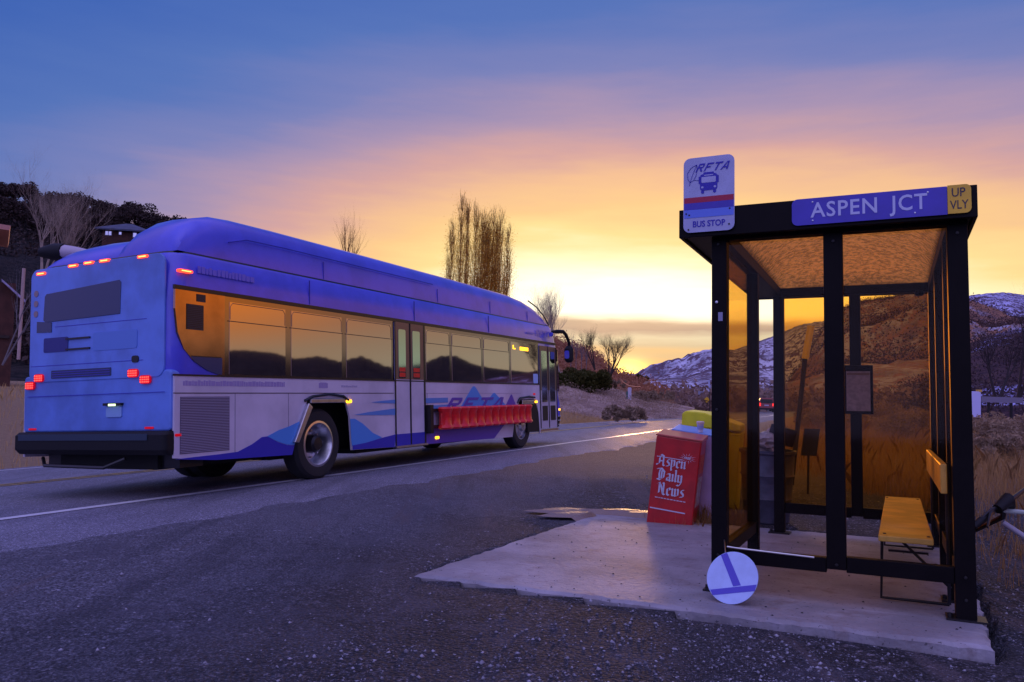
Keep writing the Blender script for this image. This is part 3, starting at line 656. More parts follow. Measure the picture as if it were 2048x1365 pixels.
# doors
def door(name, s0, s1, z0, z1, leaves, front=False):
    d = MB().box((s0, -.020, z0), (s1, .02, z1)).build(name, M_white if not front else mat('door_alu', (.5, .45, .52), .35), bus)
    MB().box((s0-.02, -.024, z0), (s0+.015, -.0205, z1)).build('door_frame', M_trimblack, d)
    MB().box((s1-.015, -.026, z0), (s1+.04, -.0205, z1)).build('door_frame', M_trimblack, d)
    mid = (s0+s1)/2; MB().box((mid-.02, -.027, z0), (mid+.02, -.0205, z1)).build('door_seal', M_black, d)
    MB().box((s0+.015, -.023, 1.46 if not front else 1.3), (mid-.02, -.0205, z1)).build('door_leaf', mat('door_bronze', (.22, .15, .11), .35, metal=.5), d)
    MB().box((mid+.02, -.023, 1.46 if not front else 1.3), (s1-.015, -.0205, z1)).build('door_leaf', MATS['door_bronze'], d)
    for a0, a1 in leaves:
        MB().prism(rrect(a0, a1, 1.48 if not front else 1.02, z1-.12, .03), sp(-.030), sp(-.0235)).build('door_window', M_glassdoor, d)
        if front:
            MB().prism(rrect(a0+.02, a1-.01, .58, .93, .02), sp(-.030), sp(-.0235)).build('door_window', M_trimblack, d)
        else:
            for q in range(2): MB().box((a0+.02, -.033, 1.5+q*.09), (a1-.02, -.0305, 1.57+q*.09)).build('red_seat_patch', M_red, d)  # red seats behind the glass, imitated by patches laid on it
    return d
d1 = door('middle_door', 4.55, 5.46, .36, 2.42, [(4.64, 4.86), (5.08, 5.32)])
MB().box((4.55, -.024, .36), (5.46, -.0205, .55)).build('door_base', M_darkblue, d1)
MB().box((4.5, -.06, .325), (5.5, .0, .355)).build('door_step', M_alu, d1)
d2 = door('front_door', 10.72, 11.74, .40, 2.36, [(10.80, 11.14), (11.30, 11.64)], True)
MB().box((10.70, -.04, .33), (11.76, .0, .375)).build('door_step', mat('step_brass', (.7, .5, .3), .3, metal=1.), d2)
sidepoly('front_skirt', [(10.69, .40), (11.8, .40), (11.8, 1.30), (10.69, 1.30)], M_under, .03, .02)
# grille
g_ = MB().box((.10, -.016, .53), (.86, -.0125, 1.185)).build('radiator_grille', mat('grille_dark', (.10, .08, .14), .5), bus)
mb = MB()
for i in range(34): z = .54+i*.019; mb.box((.105, -.022, z), (.855, -.0165, z+.008))
mb.build('slats', mat('grille_pale', (.34, .31, .42), .35), g_)
# red cushioned guard along the side
gd = MB().box((5.6, -.10, .60), (9.8, -.03, .66)); gd.box((5.6, -.10, .90), (9.8, -.03, .95)); gd.box((5.50, -.12, .52), (5.60, -.012, 1.02))
gd = gd.build('side_guard', M_steel, bus)
N = 12
for i in range(N):
    u = (i+.5)/N; sc = 5.78+u*3.95; hw = 3.95/N*.56
    prof = [(.0, 0), (.10, .0), (.125, .03), (.115, .06), (.10, .08), (.098, .30), (.115, .33), (.122, .37), (.10, .40), (.0, .405)]
    mb = MB(); n_ = 14
    k0 = 0
    for r0, h in prof:
        for j in range(n_):
            an = 2*pi*j/n_; mb.v.append((sc+cos(an)*r0/.12*hw, -.16+sin(an)*r0*1.0, .575+h))
    for a_ in range(len(prof)-1):
        for j in range(n_): mb.f.append((a_*n_+j, a_*n_+(j+1) % n_, (a_+1)*n_+(j+1) % n_, (a_+1)*n_+j)); mb.mi.append(0)
    mb.build('cushion', M_red, gd, smooth=True)
# lamps
for s_, z_ in ((3.27, 1.105), (5.87, .43), (10.44, 1.03)):
    MB().prism(rrect(s_-.06, s_+.06, z_-.025, z_+.025, .02), sp(-.035), sp(-.012)).build('side_lamp', M_amber, bus)
MB().prism(rrect(.03, .12, .735, .765, .01), sp(-.02), sp(-.012)).build('side_reflector', M_redlens, bus)
MB().prism(rrect(10.3, 10.42, 1.19, 1.23, .01), sp(-.02), sp(-.012)).build('side_reflector', M_redlens, bus)
# rear end
rp = lambda s0: (lambda p: (s0, p[0], p[1]))
def rearpoly(name, pts, m, s0=-.012, th=.01, **k): return MB().prism(pts, rp(s0), rp(s0+th)).build(name, m, bus, **k)
mb = loft(MB(), [(.78, .02, .5, -.0, 2.6, .1), (1.24, .0, .5, .0, 2.6, .12)]); 
rearpoly('rear_panel', rrect(.015, 2.585, .80, 1.5, .05), M_bluer, -.006, .2, bevel=.02)
rearpoly('rear_panel', rrect(.12, 2.48, 1.42, 2.86, .12), M_bluer, -.018, .03, bevel=.008)
rearpoly('rear_window', [(.84, 2.19), (2.18, 2.17), (2.22, 2.2), (2.2, 2.50), (2.17, 2.53), (.86, 2.60), (.83, 2.57)], M_rearwin, -.026, .009, bevel=.005)
rearpoly('rear_dark_panel', [(2.06, 2.04), (2.34, 2.05), (2.34, 2.19), (2.06, 2.165)], M_rearwin, -.026, .009)
rearpoly('rear_dark_panel', rrect(1.75, 2.2, 1.79, 1.97, .02), mat('panel_navy', (.025, .03, .2), .4), -.026, .009)
for z in (1.80, 1.93): MB().box((-.04, 1.35, z), (-.018, 1.78, z+.02)).build('handle_slot', M_trimblack, bus)
rearpoly('advert_plate', rrect(.55, 1.3, 1.77, 1.99, .03), mat('plate_pale', (.12, .24, .66), .4), -.024, .007)
for z, t0, t1 in ((1.62, .45, 2.45), (2.10, .4, 2.0), (1.24, .1, 2.5)): MB().box((-.0205, t0, z), (-.0175, t1, z+.008)).build('panel_seam', M_darkblue, bus)
v = rearpoly('rear_vent', rrect(.98, 2.05, 1.46, 1.56, .01), M_rearwin, -.024, .007)
for q in range(3): MB().box((-.028, 1.0, 1.475+q*.028), (-.0245, 2.03, 1.484+q*.028)).build('vent_slat', M_darkblue, v)
rearpoly('rear_camera', rrect(.52, .63, 1.60, 1.68, .03), M_trimblack, -.03, .014)
for t_, z_ in ((2.44, 1.385), (2.27, 1.475), (.60, 1.475), (.40, 1.395)):
    L_ = rearpoly('tail_light', rrect(t_-.085, t_+.085, z_-.05, z_+.05, .04), M_redlens, -.04, .024)
    mb = MB()
    for a_ in range(5):
        for b_ in range(3): mb.prism(rrect(t_-.07+a_*.031, t_-.055+a_*.031, z_-.035+b_*.027, z_-.02+b_*.027, .004, 2), rp(-.046), rp(-.0405))
    mb.build('led_dots', mat('led_dot', (1, .2, .1), .5, emit=(1, .06, .04), es=2.5), L_)
for t_, z_ in ((2.28, 2.80), (1.68, 2.845), (1.40, 2.855), (1.12, 2.855), (.47, 2.84)):
    l_ = rearpoly('marker_light', rrect(t_-.085, t_+.085, z_-.018, z_+.018, .016), M_marker, -.032, .03)
    MB().prism(rrect(t_-.06, t_+.06, z_-.006, z_+.006, .005, 2), rp(-.036), rp(-.0325)).build('lamp_core', M_markercore, l_)
l_ = MB().prism(rrect(.06, .26, 2.63, 2.665, .016), sp(-.03), sp(.02)).build('marker_light', M_marker, bus)
MB().prism(rrect(.09, .23, 2.642, 2.653, .005, 2), sp(-.034), sp(-.0305)).build('lamp_core', M_markercore, l_)
for q in range(3): rearpoly('warning_light', rrect(2.33, 2.41, 2.25+q*.13, 2.33+q*.13, .038), mat('dim_amber', (.30, .20, .22), .4), -.024, .008)
pl = rearpoly('number_plate', rrect(.80, 1.06, .97, 1.10, .015), mat('plate_pale2', (.25, .42, .72), .4), -.02, .012)
MB().box((-.05, .78, 1.105), (-.006, 1.08, 1.135)).build('plate_lamp_housing', M_trimblack, pl); MB().box((-.055, .86, 1.10), (-.0505, .98, 1.125)).build('plate_lamp', M_green, pl)
for t_ in (.35, 2.4): rearpoly('rear_reflector', rrect(t_-.07, t_+.07, .825, .85, .01), M_redlens, -.016, .009)
bm_ = loft(MB(), [(.53, -.06, .6, .0, 2.60, .05), (.59, -.12, .6, -.01, 2.61, .06), (.76, -.12, .6, -.01, 2.61, .06), (.80, -.07, .6, .0, 2.6, .05)]); bm_.build('rear_bumper', M_black, bus, smooth=False)
MB().box((-.128, .25, .70), (-.1205, 2.5, .775)).build('bumper_strip', mat('bumper_strip', (.02, .04, .07), .4), bus)
mb = MB().box((.25, .15, .36), (.6, 2.45, .52)); mb.tube([(.0, 2.2, .48), (-.12, 2.0, .40), (-.12, .95, .385), (.0, .75, .48)], .022, 6); mb.build('tow_frame', M_trimblack, bus)
mb = MB().tube([(.7, 2.25, 3.16), (.62, 2.50, 3.20), (.58, 2.68, 3.22)], [.05, .08, .10], 10); br = mb.build('roof_bracket', mat('bracket_pale', (.5, .42, .5), .4), bus, smooth=True)
MB().tube([(.58, 2.68, 3.22), (.55, 2.84, 3.23), (.50, 3.05, 3.24)], [.115, .12, .07], 10).build('bracket_head', M_black, br, smooth=True)
# front end
mb = loft(MB(), [(.40, 11.78, 12.02, .02, 2.58, .1), (.62, 11.78, 12.10, .0, 2.6, .12), (.66, 11.78, 12.12, -.005, 2.605, .12)]); mb.build('front_bumper', M_black, bus, smooth=True)
mb = loft(MB(), [(.66, 11.78, 12.1, .0, 2.6, .14), (1.0, 11.78, 12.09, .0, 2.6, .14), (1.24, 11.78, 12.0, .02, 2.58, .14)]); mb.build('front_panel', M_blue, bus, smooth=True)
for z in (.66, .56, .46): MB().tube([(11.8, -.012, z), (12.0, -.012, z), (12.11, .05, z)], .009, 5).build('bumper_lit_edge', M_alu, bus)  # lit edges of the black bumper, imitated by bright aluminium tubes
MB().prism(rrect(11.9, 12.0, .80, .85, .02), sp(-.012), sp(.0)).build('turn_signal', M_amber, bus)
MB().prism([(11.78, 1.28), (11.97, 1.28), (11.92, 2.3), (11.78, 2.34)], sp(-.010), sp(.0)).build('driver_window', M_glasswin, bus)
MB().add([(12.085, .15, 1.35), (12.085, 2.45, 1.35), (11.905, 2.4, 2.55), (11.905, .2, 2.55)], [(0, 1, 2, 3)]).build('windscreen', M_glasswin, bus)
mr = MB().tube([(11.55, .0, 2.74), (11.62, -.12, 2.75), (11.85, -.2, 2.76), (12.0, -.22, 2.68), (12.15, -.23, 2.52), (12.2, -.23, 2.35)], [.03, .05, .045, .045, .04, .04], 8); mr = mr.build('side_mirror', M_black, bus, smooth=True)
MB().tube([(12.17, -.23, 2.40), (12.15, -.23, 2.33), (12.14, -.23, 2.06), (12.15, -.23, 2.0)], [.07, .12, .12, .07], 10).build('mirror_housing', M_black, mr, smooth=True)
MB().prism(rrect(-.28, -.16, 2.09, 2.29, .04), lambda p: (12.01, p[0], p[1]), lambda p: (12.025, p[0], p[1])).build('mirror_glass', M_blue, mr)
MB().lathe([(0, 0), (.05, .0), (.055, .05), (.03, .09), (0, .1)], (11.32, -.08, 2.66), 'x', 10).build('roof_lamp', M_blue, bus, smooth=True)
# wheels
def wheel(sc, tc, outer, front):
    d = -1 if outer < 0 else 1
    w = MB().lathe([(.30, .14*-d), (.46, .14*-d), (.505, .10*-d), (.51, 0), (.505, .10*d), (.46, .145*d), (.36, .15*d), (.30, .13*d)], (sc, tc, .505), 'y', 40)
    # lathe axis y: (r cos, h, r sin)
    w = w.build('wheel', M_tyre, bus, smooth=True)
    if front:
        MB().lathe([(.31, .13*d), (.29, .135*d), (.27, .11*d), (.24, .09*d), (.22, .12*d), (.14, .14*d), (.12, .19*d), (.0, .20*d)], (sc, tc, .505), 'y', 30).build('rim', M_alu, w, smooth=True)
    else:
        MB().lathe([(.33, .14*d), (.30, .145*d), (.28, .12*d), (.25, -.02*d), (.23, -.06*d), (.13, -.06*d)], (sc, tc, .505), 'y', 30).build('rim', M_alu, w, smooth=True)
        MB().lathe([(.13, -.06*d), (.12, .10*d), (.09, .13*d), (0, .135*d)], (sc, tc, .505), 'y', 20).build('hub', M_steel, w, smooth=True)
    for q in range(8 if tc < 1 else 0):
        mb = MB(); an = 2*pi*q/8; c_ = (sc+.19*cos(an), tc+(.10 if front else -.04)*d, .505+.19*sin(an)); mb.lathe([(0, 0), (.018, 0), (.018, .05*d), (0, .05*d)], c_, 'y', 6); mb.build('wheel_nut', M_alu, w)
    return w
wheel(2.66, .20, -1, False); wheel(9.76, .20, -1, True); wheel(2.66, 2.4, 1, False); wheel(9.76, 2.4, 1, True); wheel(2.66, 2.1, 1, False)

# ------------------------------------------------------------------ bus shelter
sh = empty('bus_shelter', 'dark bronze bus shelter with amber panels and flat roof on the concrete slab', 'bus shelter', mw=SHM)
def bx(name, a_, b_, m, parent=sh, bevel=.004): return MB().box(a_, b_).build(name, m, parent, bevel=bevel)
ZT = 2.355
for (p0, p1, q0, q1, z0) in ((-.045, .055, 0, .1, 0), (.67, .785, 0, .08, .22), (1.375, 1.485, 0, .1, 0), (-.04, .05, 1.42, 1.5, 0), (-.02, .08, 2.9, 3.0, 0), (.69, .79, 2.9, 3.0, .22), (1.375, 1.475, 2.9, 3.0, 0), (1.375, 1.465, .52, .60, 0), (1.375, 1.465, 1.7, 1.78, 0)):
    po = bx('post', (p0, q0, z0), (p1, q1, ZT), M_frame)
    if z0 == 0:
        bx('base_plate', (p0-.05, q0-.05 if q0 != 0 else q0-.03, .0005), (p1+.05, q1+.03, .012), M_steel, po, 0)
        MB().lathe([(0, .012), (.013, .012), (.013, .035), (0, .038)], (p0-.03, q0+.02, 0), 'z', 6).build('anchor_bolt', M_steel, po)
# rails
bx('rail', (.055, .012, .195), (.67, .08, .285), M_frame); bx('rail', (.785, .012, .205), (1.375, .08, .30), M_frame)
bx('rail', (.08, 2.92, .20), (.69, 2.99, .30), M_frame); bx('rail', (.79, 2.92, .20), (1.375, 2.99, .30), M_frame)
bx('rail', (-.03, .1, .20), (.035, 1.42, .29), M_frame)
for q0, q1 in ((.1, .52), (.6, 1.7), (1.78, 2.9)): bx('rail', (1.39, q0, .20), (1.455, q1, .30), M_frame)
# top ring
bx('roof_beam', (-.045, -.001, ZT), (1.485, .1, 2.485), M_frame); bx('roof_beam', (-.045, 2.90, ZT), (1.485, 3.001, 2.485), M_frame)
bx('roof_beam', (-.047, .1, ZT), (.055, 2.90, 2.485), M_frame); bx('roof_beam', (1.375, .1, ZT), (1.487, 2.90, 2.485), M_frame)
# fascia and soffit
bx('fascia', (-.24, -.13, 2.362), (1.53, -.105, 2.556), M_frame); bx('fascia', (-.24, 3.10, 2.362), (1.53, 3.125, 2.556), M_frame)
bx('fascia', (-.24, -.105, 2.362), (-.215, 3.10, 2.556), M_frame); bx('fascia', (1.505, -.105, 2.362), (1.53, 3.10, 2.556), M_frame)
mb = MB().box((-.215, -.105, 2.378), (1.505, -.0015, 2.393)); mb.box((-.215, 3.0015, 2.378), (1.505, 3.10, 2.393)); mb.box((-.215, -.0012, 2.378), (-.0475, 3.001, 2.393)); mb.box((1.4875, -.0012, 2.378), (1.505, 3.001, 2.393)); mb.build('soffit', M_frame, sh)
# domed translucent roof panel
mb = MB(); nx, ny = 14, 20
for j in range(ny+1):
    for i in range(nx+1):
        u, v = i/nx, j/ny; mb.v.append((.055+1.32*u, .1+2.8*v, 2.44+.24*(sin(pi*u)*sin(pi*v))**.6))
for j in range(ny):
    for i in range(nx): k = j*(nx+1)+i; mb.f.append((k, k+1, k+nx+2, k+nx+1)); mb.mi.append(0)
mb.build('roof_panel', M_roofp, sh, smooth=True)
def pane(a_, b_, m=M_panel): MB().box(a_, b_).build('pane', m, sh)
pane((.055, .045, .285), (.67, .049, ZT), M_clear); pane((.785, .045, .30), (1.375, .049, ZT), M_clear)
pane((.08, 2.95, .30), (.69, 2.954, ZT)); pane((.79, 2.95, .30), (1.375, 2.954, ZT))
pane((.0, .1, .29), (.004, 1.42, ZT))
for q0, q1 in ((.1, .52), (.6, 1.7), (1.78, 2.9)): pane((1.42, q0, .30), (1.424, q1, ZT))
mb = MB().tube([(.06, -.008, .30), (.12, -.012, .297), (.6, -.012, .285)], .006, 5); mb.build('gasket', M_alu, sh)
MB().lathe([(0, -.02), (.03, -.02), (.045, 0), (.03, .03), (0, .035)], (1.30, 2.86, 2.33), 'z', 10).build('light_sensor', M_frame, sh)

for p_, z_ in ((.0, .24), (.0, .10), (.73, .25), (1.43, .25), (1.43, .12), (.0, 2.40), (.73, 2.30), (1.43, 2.30), (-.01, 1.93), (-.01, 1.2)):
    MB().lathe([(0, -.010), (.009, -.009), (.010, 0.0015)], (p_, 0, z_) if z_ < 2.38 else (p_, -.001, 2.33), 'y', 8).build('bolt_head', M_alu if z_ in (1.93,) else M_steel, sh)  # the one bright head is added as a glint on the left post
MB().box((.0, -.002, 1.80), (.03, .0, 1.86)).build('small_sticker', mat('sticker_grey', (.3, .3, .45), .5), sh)
# signs on the fascia
fs = lambda q: (lambda p: (p[0], q, p[1]))
def signobj(name, label, cat, pts, m, q=-.145, th=.012):
    o = MB().prism(pts, fs(q), fs(q+th)).build(name, m, None); o.matrix_world = SHM; return tag(o, label, cat)
S1 = signobj('bus_stop_sign', 'white bus stop sign with bus symbol at the left end of the shelter roof', 'sign', rrect(-.205, .135, 2.39, 2.905, .045), M_signwhite, -.150, .004)
def stx(name, s, size, px, pz, m, parent, q=-.1512, **k): return text(name, s, size, lambda x, y, d: (px+x, q-d, pz+y), m, parent, **k)
block_word('lettering', lambda x, y, d: (-.002+x, -.1512-d, 2.832+y), .215, .055, .55, M_inkblue, S1)
stx('lettering', 'BUS STOP', .058, -.033, 2.443, M_inkblue, S1, w=.215, bold=.0014)
def sq(name, pts, m, parent=S1, q=-.1525): return MB().prism(pts, fs(q), fs(q+.0015)).build(name, m, parent)
sq('stripe', [(-.2, 2.592), (.13, 2.592), (.13, 2.630), (-.2, 2.630)], M_stripe)
sq('stripe', [(-.2, 2.545), (.13, 2.545), (.13, 2.5915), (-.2, 2.5915)], M_signblue)
sq('stripe', [(-.2, 2.49), (.13, 2.49), (.13, 2.5445), (-.2, 2.5445)], mat('sign_midblue', (.13, .22, .80), .4))
# bus pictogram
bc = -.035
mb = MB(); mb.prism(rrect(bc-.058, bc+.058, 2.672, 2.785, .018), fs(-.1525), fs(-.151)); mb.prism(rrect(bc-.035, bc+.035, 2.785, 2.797, .004, 2), fs(-.1525), fs(-.151))
for q in (-1, 1): mb.prism(rrect(bc+q*.04-.010, bc+q*.04+.010, 2.652, 2.675, .006, 3), fs(-.1525), fs(-.151)); mb.prism(rrect(bc+q*.062-.005, bc+q*.062+.005, 2.72, 2.77, .003, 2), fs(-.1525), fs(-.151))
pg = mb.build('bus_symbol', M_inkblue, S1)
mb = MB().prism(rrect(bc-.048, bc+.048, 2.725, 2.765, .006, 3), fs(-.1535), fs(-.1527)); mb.prism(rrect(bc-.03, bc+.03, 2.773, 2.779, .002, 2), fs(-.1535), fs(-.1527))
for q in (-1, 1): mb.prism(rrect(bc+q*.042-.008, bc+q*.042+.008, 2.687, 2.701, .006, 3), fs(-.1535), fs(-.1527))
mb.build('symbol_window', M_signwhite, pg)
# leaf emblem
mb = MB(); lf = [(-.115, 2.855), (-.155, 2.835), (-.178, 2.80), (-.175, 2.76), (-.16, 2.735), (-.135, 2.75), (-.118, 2.785), (-.113, 2.83), (-.115, 2.855)]
mb.tube([(x, -.152, z) for x, z in lf], .0018, 4); mb.tube([(-.115, -.152, 2.855), (-.15, -.152, 2.77), (-.165, -.152, 2.715)], .0016, 4); mb.tube([(-.135, -.152, 2.75), (-.10, -.152, 2.745), (-.08, -.152, 2.76)], .0016, 4); mb.build('leaf_emblem', M_inkblue, S1)
mb = MB()
for p_, z_ in ((-.185, 2.52), (-.165, 2.51), (.105, 2.535), (.10, 2.43), (-.17, 2.41)): mb.lathe([(0, -.156), (.006, -.155), (.006, -.1505)], (p_, 0, z_), 'y', 8)
mb.build('rivets', M_steel, S1)
def roundl(x0, x1, z0, z1, r, left=True, right=True):
    pts = rrect(x0, x1, z0, z1, r, 5)
    out = []
    for x, z in pts:
        if not left and x < x0+r*.99 : x = x0; z = z0 if z < (z0+z1)/2 else z1
        if not right and x > x1-r*.99: x = x1; z = z0 if z < (z0+z1)/2 else z1
        if not out or (abs(out[-1][0]-x)+abs(out[-1][1]-z)) > 1e-6: out.append((x, z))
    return out
S2 = signobj('street_name_sign', 'blue street name sign reading ASPEN JCT on the shelter roof edge', 'sign', roundl(.495, 1.372, 2.385, 2.556, .035, True, False), M_signblue, -.146, .004)
stx('lettering', 'ASPEN', .135, .80, 2.472, M_silver, S2, q=-.1475, w=.385, bold=.0018, spacing=1.1); stx('lettering', 'JCT', .135, 1.165, 2.472, M_silver, S2, q=-.1475, w=.205, bold=.0018, spacing=1.1)
mb = MB()
for p_, z_ in ((.62, 2.53), (1.27, 2.53), (.62, 2.41), (1.2, 2.41)): mb.lathe([(0, -.151), (.005, -.15), (.005, -.1465)], (p_, 0, z_), 'y', 8)
mb.build('rivets', M_alu, S2)
S3 = signobj('direction_plate', 'yellow plate reading UP VLY at the right end of the shelter roof edge', 'sign', roundl(1.374, 1.497, 2.388, 2.560, .03, False, True), M_signyel, -.147, .004)
stx('lettering', 'UP', .075, 1.432, 2.512, M_ink, S3, q=-.1485, w=.07); stx('lettering', 'VLY', .075, 1.434, 2.437, M_ink, S3, q=-.1485, w=.095)
# timetable case on the rear centre post
tcs = MB().box((.635, 2.86, 1.19), (.895, 2.895, 1.66)).build('timetable_case', M_frame, None, bevel=.006); tcs.matrix_world = SHM
tag(tcs, 'small framed timetable case fixed to the rear centre post of the shelter', 'notice')
MB().box((.66, 2.855, 1.22), (.87, 2.8595, 1.60)).build('timetable_sheet', mat('sheet', (.30, .24, .26), .35, var=.3, vs=20), tcs)
MB().box((.665, 2.853, 1.565), (.865, 2.8545, 1.585)).build('sheet_heading', mat('sheet_dark', (.16, .10, .08), .5), tcs)
# bench
be = empty('bench', 'wooden slat bench with plank backrest inside the shelter along its right wall', 'bench', mw=SHM)
def bplank(a_, b_, name='seat'): return MB().box(a_, b_).build(name, M_wood, be, bevel=.006)
seat_ = MB().add([(.965, .16, .395), (1.275, .16, .395), (1.275, 2.85, .395), (.985, 2.85, .395), (.965, .16, .432), (1.275, .16, .432), (1.275, 2.85, .432), (.985, 2.85, .432)],
         [(0, 3, 2, 1), (4, 5, 6, 7), (0, 1, 5, 4), (1, 2, 6, 5), (2, 3, 7, 6), (3, 0, 4, 7)]).build('seat', M_wood, be, bevel=.006)
bplank((1.315, .10, .72), (1.352, 2.35, .90), 'backrest')
mb = MB()
for q in (.26, 2.72):
    for p_ in (1.0, 1.25): mb.lathe([(0, .4322), (.011, .4322), (.009, .437), (0, .438)], (p_, q, 0), 'z', 8)
mb.build('bolt', M_steel, be)
for q in (.32, 2.6):
    mb = MB().tube([(.985, q, .39), (.975, q, .02), (1.36, q, .02)], .011, 6); mb.tube([(1.1, q, .385), (1.37, q, .12)], .010, 6); mb.tube([(1.02, q, .32), (1.25, q, .32)], .008, 6); mb.tube([(1.36, q, .02), (1.36, q, .9)], .012, 6); mb.build('leg', M_steel, be)

# round sign leaning on the left front post
cr = Vector((0, 0, 0)); base = Vector((.11, -.275, .004)); 
rd = empty('round_sign', 'round white disc with a dark T mark leaning against the left front shelter post', 'sign', mw=SHM)
C1 = Vector((.135, -.235, .148)); nrm = Vector((-.18, -.86, .42)).normalized(); ux = Vector((1, 0, 0)); ux = (ux-nrm*ux.dot(nrm)).normalized(); uy = nrm.cross(ux)*1; uy = uy if uy.z > 0 else -uy
rot = R(0)
def dp(x, y, h=0): return tuple(C1+ux*x+uy*y+nrm*h)
circ = [(.165*cos(a_), .165*sin(a_)) for a_ in np.linspace(0, 2*pi, 48, endpoint=False)]
MB().prism(circ, lambda p: dp(*p, 0), lambda p: dp(*p, .006)).build('disc', mat('disc_white', (.50, .62, .98), .4, var=.1, vs=12), rd)
def inpoly(pts): return MB().prism(pts, lambda p: dp(*p, .0065), lambda p: dp(*p, .0080))
inpoly([(-.085, .140), (-.045, .156), (.060, -.045), (.012, -.055)]).build('mark', mat('disc_mark', (.10, .08, .55), .5), rd)
inpoly([(-.135, -.085), (.158, -.035), (.148, -.075), (-.115, -.118)]).build('mark', MATS['disc_mark'], rd)
MB().tube([dp(-.06, .16, .0), (.04, .0, .34)], .004, 5).build('wire_tie', M_alu, rd)

# ------------------------------------------------------------------ newspaper boxes
def nib(mb, strokes, fx, wid=.17, ang=38):
    nx_, ny_ = cos(R(ang))*wid/2, sin(R(ang))*wid/2
    for st_ in strokes:
        for (x0, y0), (x1, y1) in zip(st_, st_[1:]):
            dx, dy = x1-x0, y1-y0
            q = [(x0-nx_, y0-ny_), (x0+nx_, y0+ny_), (x1+nx_, y1+ny_), (x1-nx_, y1-ny_)]
            if abs(dx*ny_-dy*nx_) < 1e-4: q = [(x0-nx_, y0-ny_-.02), (x0-nx_, y0-ny_+.02), (x1+nx_, y1+ny_+.02), (x1+nx_, y1+ny_-.02)]
            mb.add([fx(*p) for p in q], [(0, 1, 2, 3)])
def minim(x, top=.9, bot=.1): return [(x-.09, top), (x, top-.07), (x, bot+.05), (x+.10, bot-.02)]
BL = {'A': ([[(.0, 1.15), (.28, 1.42), (.62, 1.25), (.62, .15), (.8, .05)], [(.34, 1.35), (.14, .95), (.16, .35), (-.08, .08), (-.2, .2)], [(.1, .62), (.6, .62)]], .98),
      's': ([[(.42, .9), (.2, .9), (.12, .66), (.4, .42), (.4, .14), (.05, .08)]], .58), 'p': ([minim(.1, .95, -.35), [(.1, .82), (.36, .93), (.46, .78), (.46, .22), (.15, .05)]], .66),
      'e': ([[(.1, .82), (.1, .18), (.32, .03), (.46, .16)], [(.1, .82), (.34, .94), (.44, .7), (.12, .48)]], .6), 'n': ([minim(.1), minim(.46), [(.1, .75), (.4, .93)]], .68),
      'D': ([[(-.1, 1.3), (.4, 1.42), (.8, 1.05), (.76, .35), (.4, .0), (.0, .12)], [(.28, 1.3), (.2, .75), (.28, .15)], [(.5, 1.2), (.5, .2)]], 1.05),
      'a': ([[(.08, .82), (.34, .93), (.44, .8), (.44, .12), (.56, .04)], [(.42, .52), (.12, .42), (.1, .14), (.38, .12)]], .68),
      'i': ([minim(.1), [(.06, 1.2), (.16, 1.28)]], .34), 'l': ([minim(.1, 1.45)], .34),
      'y': ([minim(.1), [(.38, .92), (.46, .8), (.46, .05), (.26, -.35), (-.02, -.28)], [(.12, .1), (.44, .15)]], .68),
      'N': ([[(-.14, 1.25), (.1, 1.4), (.1, .2), (-.12, .02)], [(.1, 1.3), (.34, .9), (.56, .15)], [(.48, 1.42), (.6, 1.3), (.6, .1), (.78, .02)]], .95),
      'w': ([minim(.1), minim(.42), [(.66, .95), (.76, .8), (.76, .2), (.42, .04)], [(.12, .08), (.4, .12)]], .98)}
NM = mw(Vector((.93, -.365, 0)).normalized(), Vector((.365, .93, 0)).normalized(), Vector((0, 0, 1)), Vector((1.475, 8.50, G(1.6, 8.5)+.0)))
def leanm(M0, deg): return M0 @ Matrix.Rotation(R(deg), 4, 'Y')
def newsbox(name, label, loc, lean, w, dpt, h, m, top_m, group='newspaper boxes beside the slab'):
    M0 = NM.copy(); M0.translation = NM @ Vector(loc)
    e = empty(name, label, 'newspaper box', mw=leanm(M0, lean), group=group)
    MB().box((0, 0, .06), (w, dpt, h)).build('cabinet', m, e, bevel=.012)
    MB().box((.02, .02, -.02), (w-.02, dpt-.02, .06)).build('plinth', mat(m.name+'_base', tuple(v*.35 for v in m.node_tree.nodes['Principled BSDF'].inputs[0].default_value[:3]), .6) if False else M_steel, e)
    MB().add([(-.008, -.008, h+.001), (w+.008, -.008, h+.001), (w+.008, dpt+.008, h+.001), (-.008, dpt+.008, h+.001), (-.008, -.008, h+.02), (w+.008, -.008, h+.02), (w+.008, dpt+.008, h+.05), (-.008, dpt+.008, h+.05)],
             [(0, 3, 2, 1), (4, 5, 6, 7), (0, 1, 5, 4), (1, 2, 6, 5), (2, 3, 7, 6), (3, 0, 4, 7)]).build('lid', top_m, e, bevel=.006)
    return e
n1 = newsbox('newspaper_box', 'red newspaper box with white blackletter title, leaning beside the shelter', (0, 0, 0), 5.5, .475, .40, 1.045, M_nred, mat('lid_sunlit', (.55, .10, .08), .35))  # warm light on the lid painted in as a pinker red
ff = lambda q: (lambda x, z: (x, q, z))
for word, cx, cz, sz in (('Aspen', .200, .735, .084), ('Daily', .195, .585, .088), ('News', .225, .435, .090)):
    wid = sum(BL[c_][1] for c_ in word)*sz; x = cx-wid/2; mb = MB()
    for c_ in word:
        nib(mb, BL[c_][0], lambda u, v, x=x: (x+u*sz, -.0065, cz+v*sz), .24); x += BL[c_][1]*sz
    mb.build('title_lettering', M_letter, n1)
mb = MB().box((.03, -.004, .825), (.30, -.0005, .832)); mb.box((.02, -.004, .275), (.39, -.0005, .287)); mb.build('rule_line', M_letter, n1)
mb = MB(); x = .06
while x < .36: w_ = random.uniform(.012, .03); mb.box((x, -.004, .395), (x+w_, -.0005, .403)); x += w_+.008
